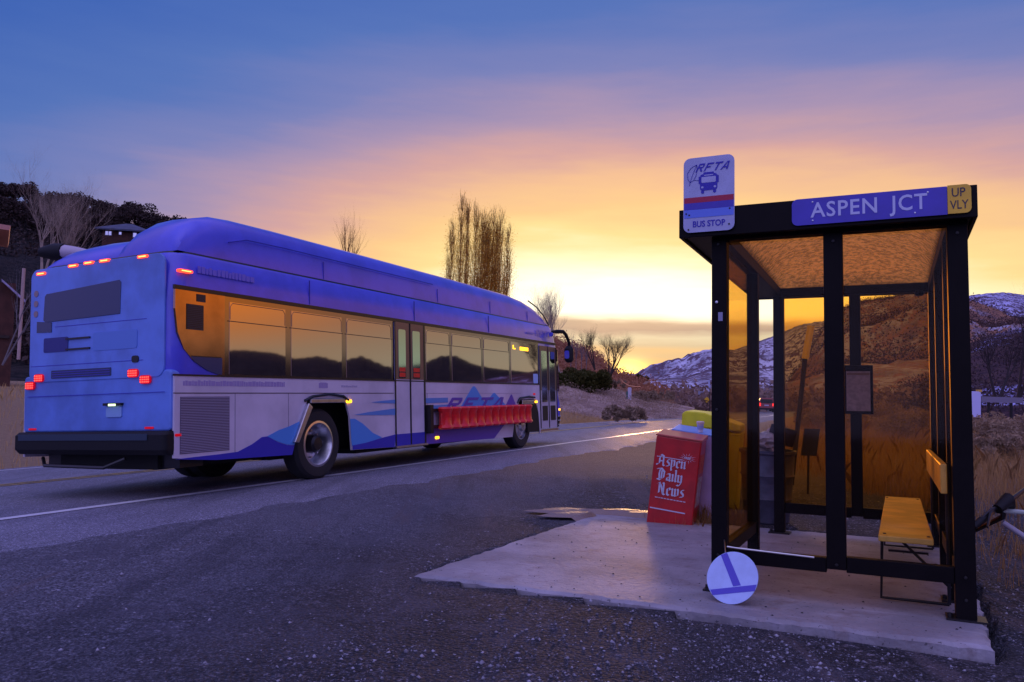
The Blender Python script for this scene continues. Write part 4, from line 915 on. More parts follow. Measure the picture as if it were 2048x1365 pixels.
mb.build('small_lettering', M_letter, n1)
mb = MB()
for q in range(14):
    an = 2*pi*q/14; r0, r1 = .045, .078+.02*(q % 2); c_ = (.35, .855)
    mb.add([(c_[0]+cos(an-.07)*r0, -.004, c_[1]+sin(an-.07)*r0*.6), (c_[0]+cos(an+.07)*r0, -.004, c_[1]+sin(an+.07)*r0*.6), (c_[0]+cos(an)*r1, -.004, c_[1]+sin(an)*r1*.6)], [(0, 1, 2)])
mb.build('starburst', M_letter, n1)
text('starburst_lettering', 'FREE', .034, lambda x, y, d: (.35+x, -.0042-d, .855+y), M_letter, n1, w=.075, shear=.3, bold=.001)
MB().prism(rrect(.05, .33, .70, .90, .01), lambda p: (.4755, p[0], p[1]), lambda p: (.478, p[0], p[1])).build('side_sticker', M_orange, n1)
MB().prism(rrect(.05, .33, .35, .66, .01), lambda p: (.4755, p[0], p[1]), lambda p: (.478, p[0], p[1])).build('side_sticker', mat('sticker_mottled', (.45, .2, .15), .5, col2=(.5, .5, .55), vs=22), n1)
n2 = newsbox('newspaper_box', 'white and lilac newspaper box with a yellow label behind the red one', (.07, .46, 0), 6, .56, .44, 1.08, M_nwhite, M_nblue)
MB().prism(rrect(.08, .42, .66, .87, .01), lambda p: (.5605, p[0], p[1]), lambda p: (.564, p[0], p[1])).build('side_label', M_label, n2)
mb = MB()
for q in range(5): mb.box((.5645, .11, .70+q*.032), (.566, .38-.03*(q % 2), .714+q*.032))
mb.build('label_lettering', mat('label_red', (.6, .05, .02), .5), n2)
n3 = newsbox('newspaper_box', 'bright yellow newspaper box standing behind the other two with a domed hood', (.16, 1.0, 0), 2.5, .66, .50, 1.05, M_nyel, M_nyel)
mb = MB().prism([(-.01, 1.10), (-.01, 1.25), (.03, 1.285), (.25, 1.28), (.66, 1.17), (.67, 1.10)], lambda p: (p[0], -.02, p[1]), lambda p: (p[0], .52, p[1])); mb.build('hood', M_nyel, n3, bevel=.015)
Mc = n2.matrix_world.copy(); cp_ = Mc @ Vector((.30, .05, 1.105))
cup = MB().lathe([(0, 0), (.028, 0), (.038, .10), (.041, .104), (.041, .110), (.036, .108), (.027, .01), (0, .008)], tuple(cp_), 'z', 18).build('paper_cup', mat('cup_white', (.75, .72, .80), .45), None, smooth=True)
tag(cup, 'white paper cup left on top of the newspaper boxes', 'cup')
MB().lathe([(.0415, .094), (.044, .098), (.042, .116), (.034, .12), (0, .12)], tuple(cp_), 'z', 18).build('lid', mat('cup_lid', (.85, .7, .62), .4), cup, smooth=True)
MB().lathe([(.0318, .03), (.0368, .075)], tuple(cp_), 'z', 18).build('cup_print', mat('cup_print', (.35, .45, .75), .5), cup, smooth=True)

# ------------------------------------------------------------------ bin behind the shelter
bp = Vector((2.86, 8.80, 0)); bp.z = G(bp.x, bp.y)
bn_ = empty('trash_can', 'grey blue ribbed rubbish bin overflowing behind the open side of the shelter', 'bin', loc=bp)
prof = [(.22, 0), (.24, .02), (.255, .25), (.27, .27), (.262, .29), (.275, .5), (.29, .52), (.28, .54), (.285, .74), (.305, .76), (.305, .79), (.28, .79), (.27, .4)]
MB().lathe(prof, (0, 0, 0), 'z', 32).build('drum', mat('bin_blue', (.10, .11, .17), .5, var=.4, vs=7, bump=.1), bn_, smooth=True)
def crumple(c_, r, n=3, sq_=(1, 1, 1), seed=0):
    import bmesh
    bm = bmesh.new(); bmesh.ops.create_icosphere(bm, subdivisions=n, radius=1); rg = random.Random(seed)
    ph = [rg.uniform(0, 6) for _ in range(9)]
    for v in bm.verts:
        c = v.co; k = 1+.22*sin(c.x*4+ph[0])*sin(c.y*5+ph[1])+.14*sin(c.z*9+ph[2]+c.x*5)+.08*sin(c.y*14+ph[3]+c.z*8)
        v.co = Vector((c.x*sq_[0], c.y*sq_[1], c.z*sq_[2]))*k*r+Vector(c_)
    mb = MB(); mb.add([v.co for v in bm.verts], [tuple(v.index for v in f.verts) for f in bm.faces]); bm.free(); return mb
tag(crumple(bp+Vector((-.06, -.06, .86)), .17, 3, (1, 1, .7), 1).build('trash_bag', mat('bag_white', (.42, .34, .32), .4, var=.5, vs=12)), 'pale crumpled rubbish bag spilling over the rim of the bin', 'bag')
tag(crumple(bp+Vector((.08, .05, .93)), .12, 3, (1, .8, .7), 2).build('crumpled_paper', mat('paper_tan', (.55, .38, .33), .6, var=.5, vs=14)), 'pinkish crumpled paper on top of the bin heap', 'litter')
cb = MB().box((-.11, -.09, 0), (.11, .09, .19)).build('litter_box', mat('box_black', (.02, .015, .02), .6), None, bevel=.006, loc=None); cb.location = bp+Vector((.12, -.04, .86)); cb.rotation_euler = (.15, .2, .3); tag(cb, 'dark carton tipped on top of the rubbish bin', 'box')

# leaning pole seen through the rear panel
mk = empty('marker_pole', 'leaning dark pole with a yellow reflective sleeve behind the shelter', 'pole', loc=P(1590, 905, 11.5))
a0 = mk.location; top = P(1622, 652, 11.5); mid = P(1610, 718, 11.5); bot = a0+(a0-mid).normalized()*.95
MB().tube([bot-a0, mid-a0], .035, 8).build('pole', M_bark, mk); MB().tube([mid-a0, top-a0], .052, 8).build('sleeve', mat('sleeve_yellow', (.95, .62, .10), .4), mk)
q0 = P(1618, 905, 10.5); q0.z = G(q0.x, q0.y)
db = empty('small_board', 'dark board on a leaning stake behind the rubbish bin', 'board', loc=q0)
t0 = P(1625, 858, 10.5)-q0; t1 = P(1618, 912, 10.5)-q0; rx = Vector((.10, 0, .0))
MB().prism([(-1, 0), (1, 0), (1, 1), (-1, 1)], lambda p: tuple(t1+(t0-t1)*p[1]+rx*p[0]), lambda p: tuple(t1+(t0-t1)*p[1]+rx*p[0]+Vector((0, .03, 0)))).build('board', mat('board_dark', (.025, .02, .03), .5), db)
MB().tube([(0, .02, -.1), t1+Vector((0, .02, .1))], .015, 6).build('stake', M_bark, db)

# ------------------------------------------------------------------ bicycle
bk = empty('bicycle', 'dark bicycle with pale frame tubes parked against the right side of the shelter', 'bicycle', loc=(0, 0, 0))
H = P(2016, 1016, 5.25); gzr = G(3.6, 5.0)
bk.location = (H.x, H.y, gzr); B0 = Vector(bk.location)
hl = P(1946, 1055, 5.0)-B0; hr = P(2086, 962, 5.55)-B0; hc = P(2012, 1008, 5.22)-B0
back = Vector((.74, -.66, 0)).normalized()
head = hc+Vector((.0, .03, -.09)); bb = head+back*.62+Vector((0, 0, -.42)); st_top = head+back*.56+Vector((0, 0, .06)); rear_ = head+back*1.02; rear_.z = .33
front_ = head+Vector((-.02, .42, 0)); front_.z = .33
MB().tube([hl+Vector((0, 0, -.0)), (hl+hc)/2+Vector((0, 0, .03)), hc, (hr+hc)/2+Vector((0, 0, .02)), hr], [.012, .012, .016, .012, .012], 8).build('handlebar', M_steel, bk, smooth=True)
for a_, b_ in ((hl, (hl*.55+hc*.45)), (hr, (hr*.55+hc*.45))): MB().tube([a_, a_*.5+b_*.5+Vector((0, 0, .006)), b_], [.020, .024, .019], 10).build('grip', M_black, bk, smooth=True)
k1 = hl*.42+hc*.58
MB().tube([k1+Vector((0, 0, .01)), k1+Vector((-.05, -.06, .0)), hl*.8+hc*.2+Vector((-.0, -.08, -.015))], [.02, .012, .007], 6).build('brake_lever', M_steel, bk, smooth=True)
MB().tube([hl*.3+hc*.7+Vector((0, -.01, .01)), hc+Vector((0, -.02, .03)), hc+Vector((.05, .02, -.02))], [.032, .045, .025], 10).build('stem', M_black, bk, smooth=True)
pale = mat('frame_pale', (.55, .62, .60), .25, coat=.5); MB().tube([head+Vector((0, 0, .04)), st_top], .016, 10).build('top_tube', pale, bk, smooth=True)
MB().tube([head+Vector((0, 0, -.04)), bb], .019, 10).build('down_tube', mat('frame_grey', (.35, .32, .42), .3), bk, smooth=True)
mb = MB().tube([bb, st_top+Vector((0, 0, .1))], .015, 8); mb.tube([bb, rear_], .01, 6); mb.tube([st_top, rear_], .009, 6); mb.build('seat_tube', pale, bk, smooth=True)
MB().tube([head+Vector((0, 0, .07)), head, front_], [.02, .018, .012], 8).build('fork', M_steel, bk, smooth=True)
for c_, ax in ((front_, Vector((.42, .91, 0))), (rear_, back)):
    ax = ax.normalized(); w = MB().tube([c_+ax*(.31*cos(a_))+Vector((0, 0, .31*sin(a_))) for a_ in np.linspace(0, 2*pi, 33)], .02, 8, cap=False).build('wheel', M_tyre, bk, smooth=True)
    mb = MB()
    for q in range(16): an = 2*pi*q/16; mb.tube([c_, c_+ax*(.3*cos(an))+Vector((0, 0, .3*sin(an)))], .0012, 3)
    mb.build('spokes', M_alu, w)
MB().tube([st_top+Vector((0, 0, .13))+back*.12, st_top+Vector((0, 0, .14)), st_top+Vector((0, 0, .13))-back*.14], [.06, .045, .015], 8).build('saddle', M_black, bk, smooth=True)

# ------------------------------------------------------------------ far things on the road
cz = P(1533, 825, 93); 
car = empty('parked_car', 'small dark car with glowing tail lights far down the road', 'car', loc=cz, rz=-R(12)); car.name = 'car'
body = [(-.9, .35), (.9, .35), (.92, .8), (.88, 1.02), (.72, 1.58), (.6, 1.68), (-.6, 1.68), (-.72, 1.58), (-.88, 1.02), (-.92, .8)]
MB().prism(body, lambda p: (p[0], 0, p[1]), lambda p: (p[0]*.97, 4.3, p[1]*(.98 if p[1] < 1.2 else .93))).build('body', mat('car_red_glow', (.30, .06, .07), .3), car, bevel=.06)  # reddish glow painted into the colour of the dark body
MB().prism([(-.74, 1.05), (.74, 1.05), (.62, 1.52), (-.62, 1.52)], lambda p: (p[0], -.015, p[1]), lambda p: (p[0], .0, p[1])).build('rear_window', M_trimblack, car)
for q in (-1, 1):
    MB().prism(rrect(q*.78-.12, q*.78+.12, .72, 1.08, .05), lambda p: (p[0], -.03, p[1]), lambda p: (p[0], .02, p[1])).build('tail_light', M_led, car)
    MB().lathe([(0, -.1), (.3, -.1), (.33, 0), (.3, .1), (0, .1)], (q*.78, .8, .33), 'x', 16).build('wheel', M_tyre, car)
    MB().lathe([(0, -.1), (.3, -.1), (.33, 0), (.3, .1), (0, .1)], (q*.78, 3.5, .33), 'x', 16).build('wheel', M_tyre, car)
MB().box((-.25, -.02, .75), (.25, -.0, .88)).build('number_plate', M_signwhite, car)
MB().box((-.88, -.1, .30), (.88, .05, .5)).build('bumper', M_black, car)
def roadsign(name, label, px, py, base, d, pts, m, group=None):
    b0 = P(px, base, d); z0 = b0.z; e = empty(name, label, 'road sign', loc=b0, group=group); c_ = P(px, py, d)-b0
    MB().tube([(0, .03, -1.2), (0, .03, c_.z+.1)], .04, 6).build('post', M_steel, e)
    MB().prism(pts, lambda p: (c_.x+p[0], -.02, c_.z+p[1]), lambda p: (c_.x+p[0], 0, c_.z+p[1])).build('plate', m, e)
    return e
dm = lambda r: [(0, -r), (r, 0), (0, r), (-r, 0)]
roadsign('warning_sign', 'yellow diamond warning sign beside the road beyond the newspaper boxes', 1414, 800, 822, 110, dm(.42), M_signyel)
roadsign('warning_sign', 'small orange diamond sign lowest by the distant roadside', 1387, 808, 824, 130, dm(.36), mat('sign_orange', (.8, .28, .04), .5))
roadsign('information_sign', 'pair of grey white rectangular boards on one post above the diamond sign', 1402, 789, 815, 120, rrect(-.42, .42, -.5, .5, .04), mat('sign_grey', (.30, .30, .42), .5))
roadsign('banner_sign', 'narrow tilted white sign high beside the left shelter post', 1419, 768, 818, 100, [(-.05, -.5), (.18, -.45), (.05, .5), (-.2, .45)], M_signwhite)
e = roadsign('marker_post', 'green and white marker post on the far gravel bank', 1256, 786, 806, 66, rrect(-.02, .28, -.62, .45, .08), mat('marker_white', (.55, .5, .62), .5))
MB().box((-.16, -.04, -.5), (-.03, .04, .95)).build('green_stake', mat('stake_green', (.03, .12, .09), .5), e)
# white roadside cabinet and guard rail at the right
gb = P(1951, 812, 40); e = empty('roadside_cabinet', 'small white roadside cabinet right of the shelter beyond the grass', 'cabinet', loc=gb)
MB().box((-.35, 0, -.6), (.28, .3, .72)).build('cabinet', mat('cab_white', (.60, .60, .95), .4), e, bevel=.02); MB().box((.2, -.02, .70), (.32, .32, .82)).build('cap', M_wood, e)
e = empty('guard_rail', 'grey low guard rail beside the white cabinet', 'guard rail', loc=P(1975, 805, 42))
MB().box((-.3, 0, .0), (1.9, .12, .30)).build('beam', mat('rail_grey', (.20, .18, .26), .5), e)
for q in range(2): MB().box((.1+q*1.2, .13, -1), (.22+q*1.2, .2, .28)).build('post', M_steel, e)
wr = MB().tube([P(1243, 762, 64), P(1250, 767, 64), P(1258, 771.5, 64), P(1268, 773.5, 64), P(1281, 773.5, 64)], .03, 5).build('cable', mat('cable_sunlit', (.9, .42, .2), .4)); tag(wr, 'glinting orange cable sagging across the hillside', 'cable')  # orange sunlight on the wire painted into its colour

# ------------------------------------------------------------------ hills
def hillmat(name, c1, c2, snow=None, sc=(1, 1, 1), thr=(.5, .6), ns=.03, bumpd=1.):
    M = bpy.data.materials.new(name); M.use_nodes = True; t = M.node_tree; q = NB(t); p = t.nodes['Principled BSDF']; p.inputs['Roughness'].default_value = .95; p.inputs['Specular IOR Level'].default_value = .1
    pos = q.n('ShaderNodeNewGeometry').outputs['Position']; g = q.scale(pos, sc)
    n1 = q.noise(g, ns, 6, .65); n2 = q.noise(g, ns*9, 5, .7)
    n3 = q.noise(g, ns*30, 3, .7)
    c = q.mix(q.mapr(q.math('ADD', q.math('MULTIPLY', n2, .5), q.math('MULTIPLY', n3, .5)), .42, .58), (*c1, 1), (*c2, 1))
    if snow:
        f = q.math('MULTIPLY', q.mapr(n1, thr[0], thr[1]), q.mapr(q.math('ADD', q.math('MULTIPLY', n2, .4), q.math('MULTIPLY', n3, .6)), .46, .54))
        c = q.mix(f, c, (*snow, 1))
    t.links.new(c, p.inputs['Base Color'])
    bn_ = q.n('ShaderNodeBump'); bn_.inputs['Strength'].default_value = .8; bn_.inputs['Distance'].default_value = bumpd
    t.links.new(n2, bn_.inputs['Height']); t.links.new(bn_.outputs[0], p.inputs['Normal']); return M
def azel(px, py):
    v = FW*FPX+RT*(px-1024)+UP*(682.5-py); return math.degrees(math.atan2(v.x, v.y)), math.degrees(math.atan2(v.z, math.hypot(v.x, v.y)))
def ridge(name, knots, Dr, Db, zb, m, amp, nz_=60, pw=1.3, step=.12, jag=0., fs_=1.):
    K = np.array(knots); azs = np.arange(K[0, 0], K[-1, 0], step); els = np.interp(azs, K[:, 0], K[:, 1])
    els = els+jag*fnoise(azs*6, azs*3.1, 5, 1.)
    u = np.concatenate([np.linspace(0, 1, nz_), 1+np.linspace(.05, .6, 8)])
    AZ, U = np.meshgrid(np.radians(azs), u); D = Db+(Dr-Db)*U
    zt = 1.5+Dr*np.tan(np.radians(els)); 
    prof = np.where(U <= 1, np.clip(U, 0, 1)**pw, 1-((U-1)/.6)**1.2*1.15)
    x = D*np.sin(AZ); y = D*np.cos(AZ)
    nn = fnoise(x/Dr*14*fs_, y/Dr*14*fs_, 6)*amp*np.sin(np.clip(U, 0, 1)*pi)**.8
    z = zb+(zt[None]-zb)*prof+nn
    V = np.stack([x, y, z], -1).reshape(-1, 3); nr, na = x.shape; I = np.arange(nr*na).reshape(nr, na)
    F = np.stack([I[:-1, :-1], I[:-1, 1:], I[1:, 1:], I[1:, :-1]], -1).reshape(-1, 4)
    o = rawmesh(name, V, F, m, smooth=True); tag(o, kind='structure')
    def surf(az_, u_):
        e_ = np.interp(az_, K[:, 0], K[:, 1]); D_ = Db+(Dr-Db)*u_; z_ = zb+(1.5+Dr*math.tan(R(e_))-zb)*u_**pw
        x_ = D_*sin(R(az_)); y_ = D_*cos(R(az_)); return Vector((x_, y_, z_+float(fnoise(x_/Dr*14*fs_, y_/Dr*14*fs_, 6))*amp*max(0, sin(u_*pi))**.8))
    return surf
pxk = lambda L_: [azel(x, y) for x, y in L_]
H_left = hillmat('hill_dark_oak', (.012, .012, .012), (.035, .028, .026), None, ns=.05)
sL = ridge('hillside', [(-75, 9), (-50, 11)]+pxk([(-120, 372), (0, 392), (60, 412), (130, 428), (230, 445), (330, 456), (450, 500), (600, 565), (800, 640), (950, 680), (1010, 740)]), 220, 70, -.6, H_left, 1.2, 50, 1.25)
H_mid = hillmat('hill_brown_brush', (.40, .18, .10), (.18, .09, .07), None, ns=.08)
sM = ridge('hillside', pxk([(900, 650), (1020, 664), (1100, 675), (1140, 690), (1165, 698), (1190, 712), (1215, 738), (1240, 750), (1265, 760), (1290, 770), (1320, 790), (1360, 806)]), 170, 88, -1.6, H_mid, .8, 40, .8, .06)
H_bank = hillmat('bank_gravel', (.46, .30, .22), (.15, .10, .09), (.62, .46, .38), thr=(.35, .6), ns=.5, bumpd=.3)
sB = ridge('gravel_bank', pxk([(880, 744), (1000, 742), (1130, 744), (1160, 756), (1200, 768), (1240, 780), (1290, 795), (1340, 806), (1390, 816)]), 74, 56, -1.3, H_bank, .10, 40, .6, .05, fs_=4)
H_far = hillmat('mountain_snow_speckled', (.16, .10, .13), (.08, .055, .08), (.70, .66, .80), sc=(1, 1, .35), thr=(.38, .50), ns=.006, bumpd=6)
ridge('mountain', pxk([(1180, 800), (1240, 780), (1285, 758), (1310, 749), (1340, 738), (1375, 728), (1400, 728), (1425, 712), (1460, 703), (1500, 689), (1548, 672), (1572, 662), (1600, 650), (1640, 643), (1700, 640), (1760, 655), (1850, 690), (1950, 740)]), 1500, 420, -3.4, H_far, 16, 70, 1.3, .08, .03)
H_c = hillmat('mountain_brush', (.36, .18, .11), (.15, .08, .07), (.52, .48, .62), sc=(1, 1, .4), thr=(.45, .60), ns=.012, bumpd=3)
sC = ridge('mountain', pxk([(1560, 790), (1610, 720), (1645, 662), (1685, 618), (1720, 602), (1760, 597), (1850, 585), (1900, 592), (1945, 612), (1980, 626), (2048, 640), (2150, 660)])+[(42, 2.5), (50, 1.5)], 800, 180, -3, H_c, 10, 70, 1.15, .08, .03)
H_d = hillmat('mountain_snow_patches', (.10, .06, .08), (.05, .035, .06), (.55, .52, .80), sc=(1, 1, .6), thr=(.42, .52), ns=.0045, bumpd=6)
ridge('mountain', pxk([(1800, 700), (1860, 610), (1940, 591), (1975, 587), (2010, 585), (2048, 590)])+[(36, 5.6), (40, 4.6), (44, 2)], 2600, 900, -3.4, H_d, 22, 60, 1.1, .12, .03)
H_w = hillmat('mountain_dark_woods', (.035, .035, .04), (.02, .02, .025), None, ns=.01, bumpd=3)
ridge('mountain', [(38, 1.5), (42, 3.2), (45, 3.7), (48, 3.4), (50.5, 3.9), (51.9, 4.3), (53.1, 5.0), (54.2, 5.1), (55.9, 4.6), (57, 4.5), (58.2, 4.6), (60, 5.5), (61.6, 5.2), (63, 5.7), (64.6, 5.6), (66, 6.1), (68, 6.4), (72, 6.4), (85, 5), (100, 6), (120, 5), (150, 4), (180, 3)], 1900, 700, -3.4, H_w, 16, 50, 1.1, .12, .04)
H_n = hillmat('near_slope', (.10, .055, .06), (.05, .03, .04), (.50, .48, .85), sc=(1, 1, 2), thr=(.50, .56), ns=.03, bumpd=1)
sN = ridge('hillside', pxk([(1700, 806), (1800, 790), (1880, 740), (1930, 690), (1990, 668), (2048, 655), (2150, 650)])+[(45, 3.2), (60, 2), (90, 1), (120, 1)], 190, 95, -2.4, H_n, .8, 40, 1.0, .12)

# ------------------------------------------------------------------ vegetation
def branch(mb, p, d, L_, r, depth, spread, rg, n=4, up=.12, kids=3, seg=3):
    pts = [p]; q = p; dd = d.normalized()
    for i in range(seg):
        dd = (dd+Vector((rg.uniform(-1, 1), rg.uniform(-1, 1), rg.uniform(-.5, 1)*1))*.12+Vector((0, 0, up))).normalized(); q = q+dd*(L_/seg); pts.append(q)
    mb.tube(pts, [r*(1-.55*i/seg) for i in range(seg+1)], n if depth > 1 else 3, cap=False)
    if depth <= 0: return
    for i in range(kids+(1 if depth > 2 else 0)):
        k = rg.uniform(.3, 1); j = min(int(k*seg), seg-1); s_ = pts[j].lerp(pts[j+1], k*seg-j)
        ax = Vector((rg.uniform(-1, 1), rg.uniform(-1, 1), rg.uniform(-.3, .6))).normalized()
        nd = (dd+ax*spread).normalized(); branch(mb, s_, nd, L_*rg.uniform(.5, .8), r*(1-.55*k)*.55, depth-1, spread, rg, n, up, kids, seg)
def bare_tree(label, base, h, r, depth, spread, m, seed, kids=3, group=None, up=.12, name='bare_tree', stems=1, lean=0):
    rg = random.Random(seed); e = empty(name, label, 'tree', loc=base, group=group)
    mb = MB(); tops = []
    for s_ in range(stems):
        d = Vector((rg.uniform(-.5, .5)*(stems > 1)+lean, rg.uniform(-.4, .4)*(stems > 1), 1)); q = Vector((0, 0, -.3)); pts = [q]
        for i in range(3): q = q+d.normalized()*h*.13+Vector((rg.uniform(-.1, .1), rg.uniform(-.1, .1), 0))*h*.05; pts.append(q)
        mb.tube(pts, [r, r*.85, r*.75, r*.65], 8); tops.append((q, d))
    mb.build('trunk', m, e, smooth=True); mb = MB()
    for q, d in tops:
        for i in range(4 if stems == 1 else 2):
            ax = Vector((rg.uniform(-1, 1), rg.uniform(-1, 1), .3)); branch(mb, q-Vector((0, 0, h*.02*i)), (d.normalized()+ax*spread*.8*(i > 0)).normalized(), h*.36, r*.6, depth, spread, rg, 4, up, kids)
    mb.build('crown', m, e); return e
def leafcloud(n, lobes, size, flat=.9, stretch=1.):
    pts = []
    L_ = np.array(lobes); w = L_[:, 3]**2; idx = rng.choice(len(L_), n, p=w/w.sum())
    d = rng.normal(size=(n, 3)); d /= np.linalg.norm(d, axis=1)[:, None]; rr = rng.random(n)**.4
    c = L_[idx, :3]+d*(L_[idx, 3]*rr)[:, None]*np.array([1, 1, flat])
    a_ = rng.normal(size=(n, 3)); a_ /= np.linalg.norm(a_, axis=1)[:, None]; b_ = np.cross(a_, rng.normal(size=(n, 3))); b_ /= np.linalg.norm(b_, axis=1)[:, None]
    s_ = size*rng.uniform(.5, 1.3, n)[:, None]; a_ = a_*s_*stretch; b_ = b_*s_*.6
    V = np.stack([c-a_, c-b_, c+a_, c+b_], 1).reshape(-1, 3); F = np.arange(4*n).reshape(n, 4); return V, F
def leafy(name, label, cat, loc, n, lobes, size, m, trunk=None, group=None, rz=0, flat=.9, stretch=1., tm=None):
    e = empty(name, label, cat, loc=loc, group=group, rz=rz); V, F = leafcloud(n, lobes, size, flat, stretch); rawmesh('crown', V, F, m, e)
    if trunk:
        mb = MB()
        for t_ in trunk: mb.tube(t_[0], t_[1], 5)
        mb.build('trunk', tm or M_bark, e)
    return e
# oaks on the left hill
def rl(n, R_, h, r0, r1, sd):
    rg = random.Random(sd); return [(rg.uniform(-R_, R_), rg.uniform(-R_, R_), h+rg.uniform(-.35, .5)*R_, rg.uniform(r0, r1)) for _ in range(n)]
protos = []
for k in range(4):
    h = 3.6; lobes = rl(9, 2.0, h, .7, 1.5, 20+k)
    tr = [([(0, 0, -1), (.1*k, .1, 1.6), (.2, 0, 3.0)], [.2, .15, .08])]+[([(.1, .1, 1.6), (l[0]*.6, l[1]*.6, l[2]*.85)], [.1, .04]) for l in lobes[:4]]
    e = leafy('oak_tree', 'x', 'tree', (0, 0, 0), 1500, lobes, .24, L_oak, tr); protos.append(e)
rg = random.Random(4); cnt = 0
oaks = []
ridge_px = [-20, 8, 30, 52, 74, 98, 112, 136, 152, 168, 186, 200, 222, 240, 262, 284, 300, 318, 336]
for i, px in enumerate(ridge_px): oaks.append((azel(px, 0)[0], rg.uniform(.93, .99), rg.uniform(.75, 1.25) if i % 4 else 1.35))
for i in range(46): oaks.append((rg.uniform(-34, -23), rg.uniform(.72, .93), rg.uniform(.7, 1.2)))
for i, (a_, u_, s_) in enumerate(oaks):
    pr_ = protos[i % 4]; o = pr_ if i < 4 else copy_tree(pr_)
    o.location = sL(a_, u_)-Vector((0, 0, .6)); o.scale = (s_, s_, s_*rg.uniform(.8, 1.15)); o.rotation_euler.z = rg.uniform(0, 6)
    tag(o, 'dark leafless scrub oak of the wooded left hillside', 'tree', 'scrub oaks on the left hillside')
# undergrowth of the hill
def scatter_leaf(name, n, posfn, size, m, spread, per=30):
    Vs = []; c = []
    for i in range(n):
        p_ = posfn(); c.append(p_)
    c = np.array([tuple(q) for q in c]); base = np.repeat(c, per, 0); N_ = len(base)
    off = rng.normal(size=(N_, 3))*np.array(spread); off[:, 2] = np.abs(off[:, 2]); cc = base+off
    a_ = rng.normal(size=(N_, 3)); a_ /= np.linalg.norm(a_, axis=1)[:, None]; b_ = np.cross(a_, rng.normal(size=(N_, 3))); b_ /= np.linalg.norm(b_, axis=1)[:, None]
    s_ = size*rng.uniform(.5, 1.4, N_)[:, None]; V = np.stack([cc-a_*s_, cc-b_*s_*.5, cc+a_*s_, cc+b_*s_*.5], 1).reshape(-1, 3)
    return tag(rawmesh(name, V, np.arange(4*N_).reshape(N_, 4), m), kind='stuff')
scatter_leaf('undergrowth', 900, lambda: sL(random.uniform(-36, -14), random.choice((random.uniform(.1, .3), random.uniform(.55, 1), random.uniform(.55, 1)))), .35, L_oak, (1.2, 1.2, 1.), 30)
scatter_leaf('brush', 900, lambda: sM(random.uniform(azel(1060, 700)[0], azel(1330, 700)[0]), random.uniform(.1, 1)), .22, L_brush, (.8, .8, .7), 24)
scatter_leaf('scrub', 5200, lambda: sC(random.uniform(18, 34), random.uniform(.3, 1.0)), .6, leafmat('scrub_leaf', (.05, .03, .028), (.14, .08, .07), .15, .1), (2.0, 2.0, 1.6), 9)
scatter_leaf('scrub', 420, lambda: sN(random.uniform(26, 42), random.uniform(.05, 1.0)), .2, leafmat('thicket_leaf', (.04, .03, .035), (.12, .07, .07), .15, .3), (1.2, 1.2, 1.2), 60)
# far tree line low along the valley floor
scatter_leaf('bank_scrub', 420, lambda: sB(random.uniform(azel(1130, 0)[0], azel(1370, 0)[0]), random.uniform(.02, 1)), .05, L_sage, (.35, .35, .22), 26)
scatter_leaf('valley_brush', 700, lambda: (lambda a_, d_: Vector((d_*sin(R(a_)), d_*cos(R(a_)), G(d_*sin(R(a_)), d_*cos(R(a_))))))(random.uniform(11.5, 30), random.uniform(110, 260)), .5, leafmat('valley_leaf', (.14, .09, .09), (.38, .25, .19), .2, .1), (2.2, 2.2, 1.5), 34)

# big bare tree on the left
tb = P(78, 640, 34)
bare_tree('large pale leafless tree rising behind the rear left corner of the bus', tb-Vector((0, 0, 1.0)), 7.0, .13, 5, .62, M_barkpale, 11, 4, stems=2)
bare_tree('thin leafless tree leaning at the left edge below the big pale one', P(8, 680, 28)-Vector((0, 0, .6)), 3.6, .035, 3, .6, mat('bark_grey', (.16, .14, .15), .9), 12, 3, stems=2, lean=.3)
bare_tree('small leafless tree showing above the middle of the bus roof', P(687, 640, 70), 9.0, .15, 4, .42, M_poplar, 17, 3)
bare_tree('pale leafless tree just beyond the front of the bus roof', P(1122, 760, 66), 7.2, .12, 5, .55, M_barkpale, 14, 4, stems=3)
bare_tree('spreading leafless tree, larger and right one on the brown hill', P(1218, 752, 84), 4.6, .10, 5, .8, M_bark, 15, 4, stems=4, up=.04)
bare_tree('leafless tree, narrower and left one on the brown hill', P(1190, 735, 86), 4.0, .08, 5, .6, M_bark, 16, 4, stems=3)
for i, (x_, y_, h_) in enumerate(((1142, 735, 3.6), (1152, 738, 3.3), (1163, 740, 3.1), (1172, 742, 2.4))):
    bare_tree('thin grey sapling between the bus front and the brown hill trees', P(x_, y_, 78), h_, .04, 3, .4, MATS['bark_grey'], 30+i, 3, group='thin saplings on the brown hill')
for i, (x_, y_, h_, d_) in enumerate(((2035, 800, 7.6, 55), (1995, 800, 5.4, 60), (2075, 800, 8, 52))):
    bare_tree(('tall dark leafless tree at the right edge before the snowy slope', 'shorter dark leafless tree left of the tall one at the right edge', 'dark leafless tree just outside the right edge')[i], P(x_, y_, d_), h_, .13, 4, .6, mat('bark_darkest', (.035, .025, .03), .9), 50+i, 4, stems=2)  # darkest bark colour of the bare trees
